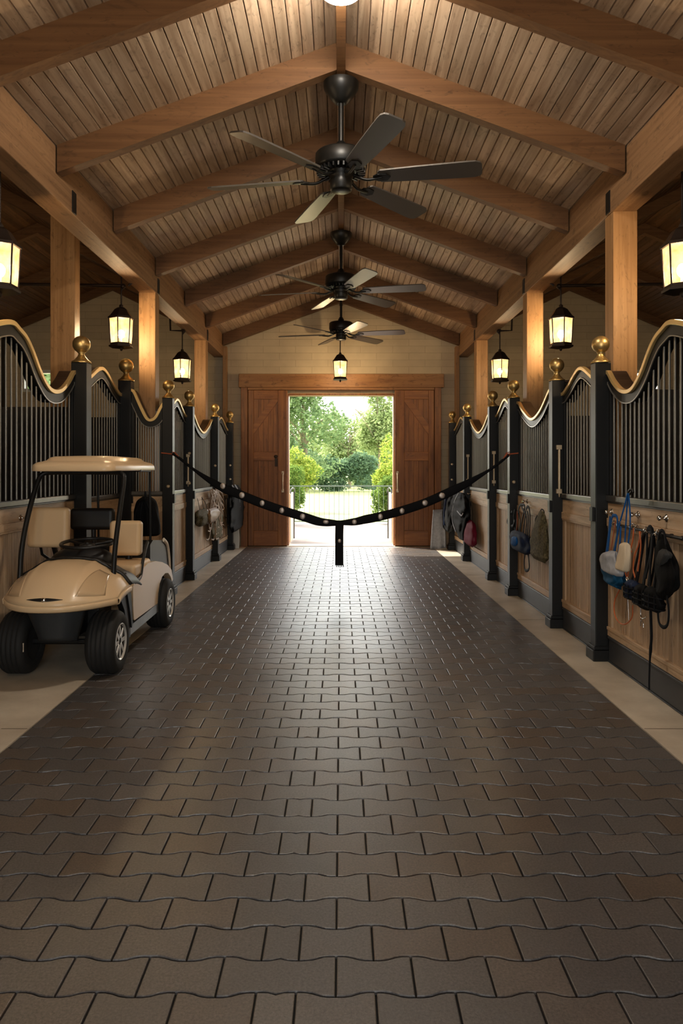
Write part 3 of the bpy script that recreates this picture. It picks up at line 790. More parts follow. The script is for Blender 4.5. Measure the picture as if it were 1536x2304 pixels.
# ================================================================== BARRIER STRAP
dB = 8.70
T = thing('barrier_strap', 'long dark webbing barrier strap with pale discs sagging across the aisle', 'barrier', (0, dB-.04, .84))
Lp = [(388,1020),(405,1032),(430,1052),(455,1070),(480,1086),(502,1098),(545,1115),(590,1133),(634,1148),(680,1162),(720,1174),(757,1177)]
Rp = [(757,1177),(797,1174),(820,1169),(855,1162),(904,1149),(955,1132),(994,1115),(1030,1098),(1060,1082),(1100,1058),(1125,1040),(1144,1024)]
def strap_path(pp): return catmull([P(a, b, dB-.045) for a, b in pp], 5)
pa = strap_path(Lp); pb = strap_path(Rp)
def hw(p):
    a = abs(p.x); 
    if a > 1.72: return .016
    if a > 1.35: return .016 + (1.72-a)/.37*.036
    if a < .10: return .028 + a*.1
    return .052 if a > .3 else .040 + (a-.1)*.06
m = MB()
for q in (pa, pb): m.tube(q, [hw(p) for p in q], 10, r2=.007, ref=(0,1,0))
m.build('strap', M['strap'], T)
tl = [P(764,1172,dB-.05), P(763,1200,dB-.05), P(763,1240,dB-.05), P(763,1272,dB-.05)]
m = MB(); m.tube(catmull(tl, 4), .048, 10, r2=.006, ref=(0,1,0))
for k in range(5): x = -.055 + k*.02; m.tube([(x, dB-.05, tl[-1].z+.01), (x+.004, dB-.05, tl[-1].z-.02)], .005, 5)
m.build('hanging_tail', M['strap'], T)
for (cx, cy, w_, h_) in ((501,1093.5,12,14),(544,1114,13,14),(589.5,1132,11,13),(633.7,1148.5,11,13),(680.5,1162,12,13),(733,1174.5,13,9),(797,1174.5,11,11),(855.5,1162.5,11,14),(904,1149.5,11,13),(955.7,1131.5,13,13),(994,1115,14,13),(763.5,1217,8,9)):
    c = P(cx, cy, dB-.054); k = dB/F
    MB().ball(c, 1, 18, (w_*k/2, .006, h_*k/2)).build('pale_disc', M['disc'], T)
for s, px in ((-1, 386), (1, 1148)):
    c = P(px, 1021, dB-.02); m = MB()
    xa = s*1.975
    for q in range(3):
        m.tube([Vector((xa - s*.002, dB-.03+.0*q, c.z+.02*q-.02)), Vector((xa-s*.04, dB-.045, c.z+.012*(q-1))), P(405 if s < 0 else 1128, 1031 if s<0 else 1038, dB-.045)], .0055, 7)
    m.tube([(s*(PX+.068), D[3]-.008, c.z+.01), (s*(PX-.068), D[3]-.008, c.z-.005), (s*(PX-.068), D[3]+.128, c.z), (s*(PX-.02), D[3]+.128, c.z+.01)], .008, 7)
    m.build('cord_tie', M['rope_r'], T)

# ================================================================== DOORS (gable)
def leaf(s, n):
    T = tag(thing('door_%d' % n, None, None, (s*1.4, YB-.1, 0)), kind='structure')
    y0, y1 = YB-.13, YB-.07
    xo, xi = 1.765, 1.02
    def bx(mb, a, b, z0, z1, ya=y0, yb=y1): a, b = sorted((s*a, s*b)); mb.box(a, ya, z0, b, yb, z1)
    m = MB(); bx(m, 1.66, xo, .015, 2.97); bx(m, xi, 1.20, .015, 2.97); m.build('stile', M['door'], T, bevel=.006)
    m = MB(); bx(m, 1.20, 1.66, 2.80, 2.97); bx(m, 1.20, 1.66, 1.63, 1.80); bx(m, 1.20, 1.66, .015, .30)
    m.build('cross_rail', M['doorh'], T, bevel=.006)
    # diagonal brace
    q = MB(); A = [(1.66,2.13),(1.66,2.32),(1.32,2.80),(1.20,2.80),(1.20,2.76)]
    q.prism([(s*a, b) for a, b in A], lambda a, b, y: (a, y, b), y0+.004, y1); q.build('brace', M['doorh'], T, bevel=.005)
    m = MB(); n_ = 5
    for k in range(n_):
        a = 1.20 + .46*k/n_; b = a + .46/n_
        m.box(min(s*(a+.002), s*(b-.002)), y0+.028, .28, max(s*(a+.002), s*(b-.002)), y1-.005, 2.82)
    m.build('panel_board', M['door'], T)
    h = MB(); c = Vector((s*1.105 if s < 0 else 1.07, y0, 1.23))
    h.tube([c+Vector((0,-.002,.17)), c+Vector((0,-.05,.13)), c+Vector((0,-.055,0)), c+Vector((0,-.05,-.13)), c+Vector((0,-.002,-.17))], .013, 8)
    h.obox(c+Vector((0,-.004,.17)), (.04,.008,.06)); h.obox(c+Vector((0,-.004,-.17)), (.04,.008,.06)); h.build('pull_handle', M['brass2'], T)
    if s < 0:
        h = MB(); c = Vector((-1.235, y0, 1.66)); h.ball(c+Vector((0,-.03,.05)), .03, 14, (1.3,.6,1)); h.obox(c+Vector((.005,-.01,-.06)), (.05,.02,.16)); h.build('latch', M['iron'], T, bevel=.003)
leaf(-1, 1); leaf(1, 2)
# casing
for s, nm in ((-1, 'trim_1'), (1, 'trim_2')):
    a, b = sorted((s*1.775, s*1.90))
    struct(nm, MB().box(a, YB-.14, 0, b, YB-.001, 3.02), M['door'], bevel=.006)
struct('trim_3', MB().box(-1.94, YB-.17, 3.02, 1.95, YB-.001, 3.275), M['lintel'], bevel=.008)
struct('trim_4', MB().box(-1.77, YB-.145, 2.975, 1.77, YB-.001, 3.018), M['lintel'], bevel=.003)
tm = MB()
for s in (-1, 1):
    a, b = sorted((s*1.0, s*1.03)); tm.box(a, YB-.06, 0, b, YB+.22, 2.91)
tm.box(-1.0, YB-.06, 2.88, 1.0, YB+.22, 2.915)
struct('trim_5', tm, M['door'])
struct('trim_6', MB().box(-1.03, YB-.15, .001, 1.03, YB+.25, .012), M['cream'], bevel=.003)
# ================================================================== GOLF CART
XC = -2.01
CART = thing('golf_cart', 'beige two-seat golf cart with beige roof parked by the left stalls', 'golf cart', (XC, 6.2, 0))
def cowl(u, v, off=0.0):
    au = abs(u); y0 = 4.93 + .34 * au**2.4; yb = 5.52 + .06*au
    y = y0 + (yb - y0) * v
    hwid = .425 - .02 * (1 - v)
    rise = 1 - (1 - v)**3.0
    crown = max(0, 1 - au**2.6)**1.0
    z = .572 + .245 * rise * crown + .035 * rise * (au**6)
    # crease of the bonnet
    z += .010 * rise * math.exp(-((au - .42)/.05)**2) + .022 * rise * math.exp(-((au - .86)/.10)**2)
    return Vector((XC + .02*(1-v) + hwid * u, y, z + off))
m = MB(); m.grid(lambda a, b: cowl(a*2-1, b), 61, 26)
# turned down lip
def lip(a, b):
    u = a*2-1; p = cowl(u, 0); return p + Vector((0, [0, -.012, -.006, .02][int(round(b*3))], [0, -.012, -.035, -.045][int(round(b*3))]))
m.grid(lip, 61, 4)
def side(s):
    def f(a, b):
        p = cowl(s, a); return p + Vector((s*[0,.012,.008,-.02][int(round(b*3))], 0, [0,-.012,-.04,-.05][int(round(b*3))]))
    return f
m.grid(side(1), 26, 4); m.grid(side(-1), 26, 4)
m.build('bonnet', M['cart'], CART, solid=.006)
for s in (-1, 1):
    def hl(a, b):
        v = .08 + .62*b; u0 = .46 + .13*b; u1 = .84 - .10*b
        return cowl(s*(u0 + (u1-u0)*a), v, .005)
    MB().grid(hl, 12, 12).build('headlight_cover', M['cart2'], CART, solid=.004)
q = MB(); q.grid(lambda a, b: cowl(-.30+.60*a, .04+.015*math.sin(PI*a)*(b*2-1)+.01, .006), 24, 5); e = q.build('badge', M['blackp'], CART, solid=.004)
q = MB(); c = cowl(0, .05, .0); q.lathe([(.001,-.006),(.017,-.006),(.017,.0),(.010,.004),(.001,.005)], c + Vector((0,-.008,.004)), 18, Matrix.Rotation(PI/2, 3, 'X'))
q.build('emblem', M['chrome'], e)
# black scuttle behind the bonnet
m = MB(); m.grid(lambda a, b: (lambda p: Vector((XC + (p.x-XC)*1.02, 5.50 + .30*b + .06*abs(a*2-1), p.z + .012 - .05*b*b)))(cowl((a*2-1), 1)), 41, 8)
m.build('scuttle', M['blackp'], CART, solid=.012)
MB().ball((-1.99, 5.72, .78), 1, 24, (.25,.13,.115)).build('dashboard', M['blackp'], CART)
# bumper
m = MB()
def bmp(a, b):
    u = a*2-1; hwb = .205 + (.13-.205)*(b**1.2); z = .565 - .245*b
    return Vector((-1.962 + hwb*u, 5.00 + .05*b + .10*abs(u)**3, z - (.02*abs(u)**4 if b > .9 else 0)))
m.grid(bmp, 25, 10); 
m.build('bumper', M['bumper'], CART, solid=.02)
m = MB(); m.box(-2.10, 5.12, .30, -1.86, 5.5, .54); m.box(-2.27, 5.45, .28, -1.78, 5.75, .60)
m.box(-2.27, 5.7, .20, -1.78, 7.2, .26); m.box(-2.20, 6.6, .2, -1.86, 7.3, .5)
m.tube([(-2.30,5.42,.228),(-1.75,5.42,.228)], .022, 8); m.tube([(-2.30,6.98,.228),(-1.75,6.98,.228)], .03, 8)
m.build('chassis', M['blackp'], CART, bevel=.02)
MB().box(-2.262, 5.22, .20, -2.236, 5.24, .262).build('tie_tag', M['cream'], CART)
# front wing backs, sills, floor
for s in (-1, 1):
    xo = XC + s*.375; xi = XC + s*.335; a, b = sorted((xo, xi))
    poly = [(5.50,.62),(5.60,.60),(5.70,.42),(5.76,.26),(5.76,.185),(5.70,.185),(5.66,.28),(5.60,.42),(5.50,.52)]
    MB().prism(poly, lambda y, z, x: (x, y, z), a, b).build('wing_panel', M['blackp'], CART, bevel=.01)
    poly = [(5.60,.71),(5.68,.66),(5.74,.52),(5.79,.28),(5.76,.25),(5.70,.42),(5.62,.58)]
    a, b = sorted((XC + s*.385, XC + s*.33))
    MB().prism(poly, lambda y, z, x: (x, y, z), a, b).build('leg_shield', M['blackp'], CART, bevel=.01)
    a, b = sorted((XC + s*.36, XC + s*.30))
    MB().prism([(5.70,.185),(5.76,.26),(6.68,.275),(6.70,.20)], lambda y, z, x: (x, y, z), a, b).build('sill', M['railm'], CART, bevel=.008)
    poly = [(5.93,.275),(5.90,.40),(5.90,.555),(5.94,.58),(6.06,.585),(6.16,.61),(6.22,.66),(6.34,.68),(6.62,.665),(6.86,.625),(7.08,.57),(7.24,.50),(7.30,.40),(7.26,.38),
            (7.20,.44),(7.10,.49),(6.98,.505),(6.86,.49),(6.77,.44),(6.71,.36),(6.69,.275)]
    a, b = sorted((XC + s*.355, XC + s*.29))
    MB().prism(poly, lambda y, z, x: (x, y, z), a, b).build('side_panel', M['cart'], CART, bevel=.022, seg=4)
    pts = [(XC+s*.345, y, z) for y, z in ((6.38,.86),(6.30,.80),(6.22,.70),(6.16,.60),(6.05,.575),(5.96,.57))]
    MB().tube(catmull(pts, 5), .022, 10, r2=.012, ref=(1,0,0)).build('armrest', M['blackp'], CART)
MB().box(XC-.30, 5.74, .235, XC+.30, 6.12, .268).build('floor_mat', M['mat_br'], CART)
m = MB(); m.box(XC-.285, 6.08, .27, XC+.285, 6.6, .60); m.build('seat_box', M['cart'], CART, bevel=.01)
MB().box(XC-.33, 5.98, .60, XC+.345, 6.5, .71).build('seat_cushion', M['vinyl'], CART, bevel=.03, seg=5)
def pad(name, x0, x1, z0, z1, y, th, mat, lean=.05, bev=.035):
    c = Vector(((x0+x1)/2, y, (z0+z1)/2)); R = Matrix.Rotation(-lean, 3, 'X')
    return MB().obox(c, (x1-x0, th, z1-z0), R).build(name, mat, CART, bevel=bev, seg=6)
pad('backrest', -1.975, -1.705, .748, 1.045, 6.35, .11, M['vinyl'])
pad('backrest', -2.475, -2.150, .868, 1.185, 5.87, .09, M['vinyl'])
pad('centre_backrest', -2.37, -1.985, .955, 1.145, 6.50, .08, M['blackp'])
m = MB()
m.tube([(-1.84,6.42,.62),(-1.84,6.43,.80)], .03, 8); m.tube([(-2.31,5.93,.92),(-2.31,6.02,.78),(-2.31,6.2,.66)], .022, 8); m.tube([(-2.18,6.54,.60),(-2.18,6.53,1.0)], .022, 8)
m.tube([(-2.42,5.93,.95),(-2.42,6.0,.80),(-2.34,6.2,.66)], .012, 8)
m.build('seat_frame', M['blackp'], CART)
# bag well and rear trim
m = MB(); poly = [(6.70,.62),(6.70,.80),(6.80,.835),(7.15,.80),(7.34,.70),(7.42,.45),(7.42,.36),(7.30,.36),(7.2,.5)]
m.prism(poly, lambda y, z, x: (x, y, z), XC-.33, XC+.285); m.build('bag_well', M['blackp'], CART, bevel=.02, seg=4)
m = MB(); m.tube(catmull([(XC+.292,7.18,.80),(XC+.292,7.33,.735),(XC+.292,7.41,.60),(XC+.292,7.44,.46)],5), .022, 8, r2=.012, ref=(1,0,0)); m.build('rear_trim', M['cream'], CART)
# windscreen frame, roof supports, roof
fr = catmull([(-1.69,5.50,.68),(-1.688,5.54,.90),(-1.680,5.64,1.20),(-1.678,5.72,1.40),(-1.70,5.745,1.45),(-1.76,5.755,1.462),(-2.0,5.76,1.464),(-2.25,5.755,1.462),(-2.31,5.745,1.45),(-2.34,5.72,1.39),(-2.37,5.62,1.15),(-2.385,5.54,.90),(-2.385,5.50,.66)], 5)
MB().tube(fr, .019, 12).build('windscreen_frame', M['black'], CART)
m = MB()
for s in (-1, 1):
    m.tube([(XC+s*.24,6.86,1.475),(XC+s*.24,6.88,.78)], .011, 8); m.tube([(XC+s*.24,6.86,1.47),(XC+s*.3,6.3,1.475)], .012, 8)
m.tube([(XC-.24,6.86,1.472),(XC+.24,6.86,1.472)], .012, 8)
m.build('roof_support', M['black'], CART)
def rrect(hx, hy, r, n=6):
    out = []
    for cx, cy_, a0 in ((hx-r, hy-r, 0), (-hx+r, hy-r, PI/2), (-hx+r, -hy+r, PI), (hx-r, -hy+r, 1.5*PI)):
        for k in range(n+1):
            a = a0 + PI/2*k/n; out.append((cx + r*math.cos(a), cy_ + r*math.sin(a)))
    return out
m = MB(); lv = [(.94,1.482),(1.0,1.480),(1.004,1.487),(1.0,1.512),(.985,1.532),(.93,1.548),(.84,1.556),(.79,1.562),(.74,1.583),(.66,1.592),(.3,1.596),(.02,1.597)]
vs = []; n = 0
for k, z in lv:
    r = rrect(.315*(1-(1-k)*1.15 if k > .6 else k), .66*(1-(1-k)*.7 if k > .6 else k), .085*max(k,.3) if k > .3 else .005)
    n = len(r); vs += [(-2.02 + x, 6.19 + y, z - .012*((y)/.66)**2 * (1 if k < .99 else .6)) for x, y in r]
m.add(vs, [(i*n+k, i*n+(k+1) % n, (i+1)*n+(k+1) % n, (i+1)*n+k) for i in range(len(lv)-1) for k in range(n)], True)
m.add(vs, [tuple(range(n-1,-1,-1))]); m.add(vs, [tuple(range((len(lv)-1)*n, len(lv)*n))])
m.build('roof', M['cart'], CART)
# steering wheel
R = Matrix.Rotation(math.radians(5), 3, 'X'); c = Vector((-1.963, 5.74, .915))
ring = [c + R @ Vector((.195*math.cos(2*PI*k/36), .195*math.sin(2*PI*k/36), 0)) for k in range(36)]
m = MB(); m.tube(ring, .013, 10, closed=True)
for a in (0.5, 2.64, 4.7): m.tube([c + R @ Vector((0,0,-.02)), c + R @ Vector((.19*math.cos(a), .19*math.sin(a), 0))], .012, 8)
m.lathe([(.02,-.04),(.055,-.035),(.06,-.01),(.02,.0)], c, 18, R); m.tube([c, c + Vector((-.01,-.05,-.16))], .022, 10)
m.build('steering_wheel', M['blackp'], CART)
# wheels
def wheel(x, y, s):
    Rm = Matrix.Rotation(PI/2, 3, 'Y'); r = .228; w = .10
    t = MB(); pr = [(.125,-w+.01),(.14,-w),(.19,-w-.004),(.213,-w+.012),(.224,-w+.03)]
    for g in (-.05,-.017,.017,.05): pr += [(.2275,g-.012),(.221,g-.008),(.221,g-.003),(.2275,g+.001)]
    pr += [(.224,w-.03),(.213,w-.012),(.19,w+.004),(.14,w),(.125,w-.01)]
    t.lathe(pr, (x, y, r), 56, Rm); W_ = t.build('tyre', M['rubber'], CART)
    h = MB(); q = 1 if s > 0 else -1
    Rm2 = Matrix.Rotation(q*PI/2, 3, 'Y')
    h.lathe([(.11,.02),(.128,.085),(.134,.100),(.130,.104),(.118,.09),(.108,.055),(.03,.045),(.028,.07),(.02,.082),(.005,.084)], (x, y, r), 40, Rm2)
    for k in range(8):
        a = 2*PI*k/8; Ra = Matrix.Rotation(a, 3, 'X'); c = Vector((x + q*.080, y, r)) + Ra @ Vector((0, .07, 0))
        h.obox(c, (.026, .085, .028), Ra)
    h.build('rim', M['rim'], W_, bevel=.002)
for s in (-1, 1):
    for y in (5.42, 6.98): wheel(XC + s*.315 - (.0 if s > 0 else .0) + (-.012), y, s)
# black bag standing at the back of the cart
def sbag(name, rows, ctr_y, depth, mat, parent=None, n=26, wr=.10, seed=1):
    """soft bag facing the viewer : rows = (x0, x1, z)"""
    rr = catmull([((a+b)/2, (b-a)/2, z) for a, b, z in rows], 4); vs = []
    for i, p in enumerate(rr):
        e = min(1, .35 + 1.3*math.sin(PI*i/(len(rr)-1)))
        for k in range(n):
            a = 2*PI*k/n; ww = 1 + wr*noise.noise(Vector((math.cos(a)*2.2+seed, math.sin(a)*2.2, p.z*9)))
            ca, sa = math.cos(a), math.sin(a); 
            vs.append((p.x + p.y*math.copysign(abs(ca)**.75, ca)*ww, ctr_y + depth*e*math.copysign(abs(sa)**.8, sa)*ww, p.z))
    m = MB(); m.add(vs, [(i*n+k, i*n+(k+1)%n, (i+1)*n+(k+1)%n, (i+1)*n+k) for i in range(len(rr)-1) for k in range(n)], True)
    m.add(vs, [tuple(range(n-1,-1,-1)), tuple(range((len(rr)-1)*n, len(rr)*n))], True)
    return m.build(name, mat, parent)
GB = thing('golf_bag', 'tall black soft bag standing on the rear of the golf cart', 'bag', (-1.86, 7.08, .83))
rows = []
for a, b, y in ((322,337,1122),(311,348,1132),(305,352,1146),(302,356,1165),(302,358,1190),(304,360,1212),(308,358,1222),(312,352,1226)):
    p, q = P(a, y, 7.06), P(b, y, 7.06); rows.append((p.x, q.x, max(p.z - .0, .0)))
rows = [(a, b, .845 + (z-.76)*.86) for a, b, z in rows]
sbag('bag_body', rows, 7.06, .10, M['cloth_k'], GB, wr=.12)
m = MB()
for k in (-.07, -.02, .04, .08): m.tube(catmull([(-1.86+k*.4,6.965,1.17),(-1.86+k,6.945,1.05),(-1.86+k*1.1,6.945,.92),(-1.86+k,6.96,.87)],4), .006, 6)
m.tube(catmull([(-1.86,7.06,1.19),(-1.855,7.04,1.25),(-1.85,7.0,1.27),(-1.85,6.98,1.2)],4), .007, 6)
m.build('piping', M['strap'], GB)

# ================================================================== TACK
def sidebag(T, name, X, rows, depth, mat, wr=.12, seed=1, n=36, xoff=0):
    s = 1 if X > 0 else -1; R_ = []
    for r in rows:
        a, b, py = r[:3]; d0, d1 = F*abs(X)/abs(a-VX), F*abs(X)/abs(b-VX); dm = (d0+d1)/2
        R_.append(Vector((dm, abs(d0-d1)/2, H + (VY-py)/F*dm)))
    dp = [(r[3] if len(r) > 3 else 1) for r in rows]
    rr = catmull(R_, 6); N = len(rr); vs = []
    dq = catmull([(d, 0, 0) for d in dp], 6)
    for i, p in enumerate(rr):
        e = dq[i].x * min(1, .45 + 1.2*math.sin(PI*i/(N-1)))
        for k in range(n):
            a = 2*PI*k/n; ca, sa = math.cos(a), math.sin(a)
            ww = 1 + wr*noise.noise(Vector((ca*1.8+seed, sa*1.8, p.z*13))) + wr*.45*noise.noise(Vector((ca*4+seed, sa*4, p.z*5))) + .05*math.sin(7*a + seed + p.z*12)
            vs.append((X + xoff - s*0 + depth*e*math.copysign(abs(sa)**.85, sa)*ww, p.x + p.y*math.copysign(abs(ca)**.8, ca)*ww, p.z))
    m = MB(); m.add(vs, [(i*n+k, i*n+(k+1)%n, (i+1)*n+(k+1)%n, (i+1)*n+k) for i in range(N-1) for k in range(n)], True)
    m.add(vs, [tuple(range(n-1,-1,-1)), tuple(range((N-1)*n, N*n))], True)
    return m.build(name, mat, T)
def straps(T, name, X, paths, w, mat, th=.004, jit=0):
    m = MB(); s = 1 if X > 0 else -1
    for i, pp in enumerate(paths):
        pts = [S(a, b, X - s*.006*((i*7) % 3)) for a, b in pp]
        if len(pts) > 2: pts = catmull(pts, 5)
        m.tube(pts, w, 8, r2=th, ref=(1,0,0))
    return m.build(name, mat, T)
XR = 2.035
def base(px, py, X=XR): return tuple(S(px, py, X))
# rail with hooks on the nearest right stall
T = thing('tack_rail', 'black rail with hooks across the nearest right stall front', 'rail', base(1440, 1195))
m = MB(); a, b = S(1385,1180,PN-.022), S(1515,1207,PN-.022); zr_ = (a.z+b.z)/2 + .0
zr_ = 1.075; m.tube([(PN-.028, 5.55, zr_),(PN-.028, 4.42, zr_)], .010, 10)
for y in (5.5, 5.2, 4.9, 4.6, 4.45): m.tube([(PN-.008, y, zr_),(PN-.028, y, zr_)], .014, 8)
m.build('bar', M['black'], T)
m = MB()
for px in (1385, 1396, 1425, 1437, 1458, 1486):
    d = F*(PN-.03)/(px-VX); m.tube(catmull([(PN-.03,d,zr_+.015),(PN-.045,d,zr_+.03),(PN-.062,d,zr_+.01),(PN-.055,d,zr_-.02)],4), .005, 7)
m.build('hook', M['chrome'], T)
GN = 'tack hanging on the nearest right stall'
# 1 fly mask, white and blue
T = thing('fly_mask', 'grey-white and blue fly mask on blue straps beside the nearest right post', 'fly mask', base(1376,1300), GN)
sidebag(T, 'mesh_hood', 1.985, [(1376,1386,1240,.5),(1362,1392,1250),(1353,1398,1264),(1355,1403,1277),(1360,1402,1288),(1372,1396,1296,.5)], .045, M['cloth_g'], wr=.3, seed=2)
sidebag(T, 'blue_lining', 1.99, [(1366,1402,1276,.8),(1360,1404,1290),(1362,1404,1303),(1366,1392,1312),(1384,1396,1324,.5)], .035, M['cloth_t'], wr=.5, seed=5)
straps(T, 'strap', 2.0, [[(1366,1246),(1371,1200),(1376,1165),(1382,1160),(1388,1166),(1388,1200),(1380,1244)],[(1382,1244),(1388,1205),(1394,1175)],[(1390,1250),(1394,1220),(1396,1185)],[(1372,1162),(1369,1200),(1363,1246)]], .013, M['cloth_b'])
straps(T, 'cord', 1.99, [[(1374,1238),(1380,1200),(1384,1172)]], .005, M['rope_r'])
# 2 cream pouch
T = thing('cream_pouch', 'cream cloth pouch hanging by blue loops from the steel rail', 'pouch', base(1403,1285), GN)
sidebag(T, 'pouch', 1.975, [(1403,1412,1221,.6),(1399,1414,1228),(1395,1415,1245),(1391,1414,1265),(1388,1411,1280),(1392,1408,1285,.5)], .03, M['cloth_c'], wr=.12, seed=8)
straps(T, 'loop', 1.985, [[(1405,1222),(1408,1170),(1411,1130),(1413,1110)],[(1413,1110),(1416,1140),(1417,1180),(1413,1222)],[(1411,1112),(1404,1140),(1395,1172)]], .009, M['cloth_b'])
straps(T, 'clip', 2.02, [[(1412,1112),(1415,1104),(1421,1100),(1424,1108)],[(1416,1112),(1421,1106)]], .009, M['black'], th=.008)
# 3 orange halter
T = thing('orange_halter', 'orange-brown leather halter with a long thin loop below', 'halter', base(1412,1400), GN)
straps(T, 'leather_strap', 1.99, [[(1425,1188),(1423,1215),(1416,1245),(1413,1275),(1411,1310)],[(1440,1196),(1436,1225),(1427,1250),(1424,1280),(1428,1300)],[(1438,1196),(1441,1225),(1438,1255),(1434,1285)],[(1413,1310),(1406,1285),(1410,1262),(1420,1240)],[(1409,1300),(1413,1325),(1410,1338)]], .009, M['orange'])
straps(T, 'thin_loop', 2.0, [[(1404,1300),(1394,1325),(1383,1350),(1381,1372),(1386,1392),(1396,1403),(1407,1404),(1417,1396),(1422,1385),(1423,1362)]], .0045, M['orange'], th=.0045)
straps(T, 'wire', 2.01, [[(1412,1330),(1410,1370),(1408,1390)],[(1411,1330),(1413,1370),(1414,1395)]], .002, M['chrome'], th=.002)
straps(T, 'buckle', 1.975, [[(1408,1302),(1411,1299),(1413,1304),(1410,1307),(1408,1302)],[(1412,1322),(1416,1326),(1414,1331)],[(1420,1182),(1424,1178),(1429,1183),(1427,1190)]], .004, M['chrome'], th=.004)
# 4,5,6 muzzles
def muzzle(label, cx0, cx1, y0, y1, tops, mat, seed, X=1.98):
    T = thing('grazing_muzzle', label, 'muzzle', base((cx0+cx1)/2, y1), GN)
    w = cx1 - cx0; h = y1 - y0
    sidebag(T, 'basket', X, [(cx0+w*.30,cx1-w*.25,y0,.6),(cx0+w*.10,cx1-w*.08,y0+h*.2),(cx0,cx1,y0+h*.5),(cx0+w*.06,cx1-w*.02,y0+h*.8),(cx0+w*.3,cx1-w*.2,y1,.6)], .038, mat, wr=.28, seed=seed)
    straps(T, 'strap', X+.015, tops, .016, M['strap'])
    q = MB(); s = base(cx0 + w/2, y0 + h*.35, X); dd = F*X/(cx0-VX) - F*X/(cx1-VX)
    for zz, k in ((0, .50), (-.035, .53), (-.07, .50)):
        q.tube([Vector((X + .044*math.cos(t)*(k*2), s[1] + dd*k*1.04*math.sin(t), s[2] + zz)) for t in [2*PI*i/24 for i in range(24)]], .006, 6, closed=True)
    for t in (2.4, 2.9, 3.4, 3.9):
        q.tube([Vector((X + .047*math.cos(t), s[1] + dd*.54*math.sin(t), s[2] + z)) for z in (.02, -.03, -.075)], .005, 6)
    q.build('webbing', M['strap'], T)
    return T
muzzle('dark blue-grey muzzle, left of the three muzzles', 1410, 1438, 1306, 1352, [[(1432,1312),(1440,1270),(1446,1230),(1450,1200)],[(1420,1310),(1430,1270),(1440,1225),(1450,1198)]], M['cloth_n'], 3)
muzzle('black muzzle with grey netting, middle of the three muzzles', 1430, 1462, 1316, 1370, [[(1448,1320),(1453,1270),(1455,1230),(1455,1196),(1460,1190),(1466,1200),(1464,1240),(1452,1300)],[(1458,1318),(1463,1270),(1468,1230),(1468,1205)]], M['cloth_k'], 4, 1.97)
T = muzzle('black muzzle with a long whip-like strap dangling to the floor', 1452, 1488, 1322, 1376, [[(1462,1326),(1462,1280),(1466,1235),(1468,1200)],[(1478,1326),(1482,1280),(1484,1240),(1486,1200)],[(1470,1326),(1474,1290),(1478,1240)]], M['cloth_k'], 6, 1.96)
m = MB(); pts = [S(a, b, 1.965) for a, b in ((1463,1370),(1464,1400),(1465,1430),(1464,1450),(1462,1475),(1461,1500),(1460,1530),(1460,1552))]
m.tube(catmull(pts, 4), [.018]*9 + [.017,.016,.015,.016,.020,.022,.018,.012,.009,.008,.007,.006,.006,.005,.005,.005,.004,.004,.004,.003,.003][:20], 8, r2=.006, ref=(1,0,0)); m.build('long_strap', M['strap'], T)
straps(T, 'trigger_clip', 1.975, [[(1441,1362),(1441,1385),(1446,1392),(1454,1388)],[(1440,1395),(1446,1400),(1447,1412)],[(1442,1398),(1441,1408)]], .004, M['chrome'], th=.004)
T = thing('black_bridle', 'loose black bridle straps and reins between the orange halter and the large black bag', 'bridle', base(1460,1300), GN)
straps(T, 'rein', 2.0, [[(1447,1200),(1441,1240),(1436,1280),(1430,1312)],[(1466,1200),(1459,1240),(1450,1290),(1446,1318)],[(1470,1200),(1474,1245),(1468,1290),(1460,1325)],[(1483,1204),(1476,1250),(1477,1290),(1474,1326)],[(1456,1192),(1461,1186),(1467,1190),(1470,1206)]], .015, M['strap'])
straps(T, 'buckle', 1.98, [[(1449,1198),(1453,1194),(1456,1199)],[(1468,1204),(1472,1200),(1474,1206)]], .004, M['chrome'], th=.004)
# 7 black rucksack
T = thing('saddle_bag', 'large black hooded bag with hanging loop, rightmost tack on the right wall', 'bag', base(1500,1400), GN)
sidebag(T, 'bag_body', 1.965, [(1486,1494,1202,.5),(1482,1499,1218,.7),(1482,1506,1240),(1480,1518,1265),(1478,1524,1295),(1480,1521,1318),(1482,1504,1334),(1484,1498,1348,.5)], .034, M['cloth_k'], wr=.3, seed=9)
sidebag(T, 'grey_hood', 1.94, [(1490,1499,1236,.4),(1484,1507,1246,.8),(1480,1499,1262,.8),(1478,1486,1276,.3)], .03, M['cloth_d'], wr=.3, seed=11)
straps(T, 'strap', 1.95, [[(1486,1335),(1480,1370),(1482,1400),(1491,1411),(1501,1405),(1504,1375),(1499,1340)],[(1480,1230),(1481,1205),(1487,1194),(1494,1200),(1498,1225)]], .012, M['strap'])
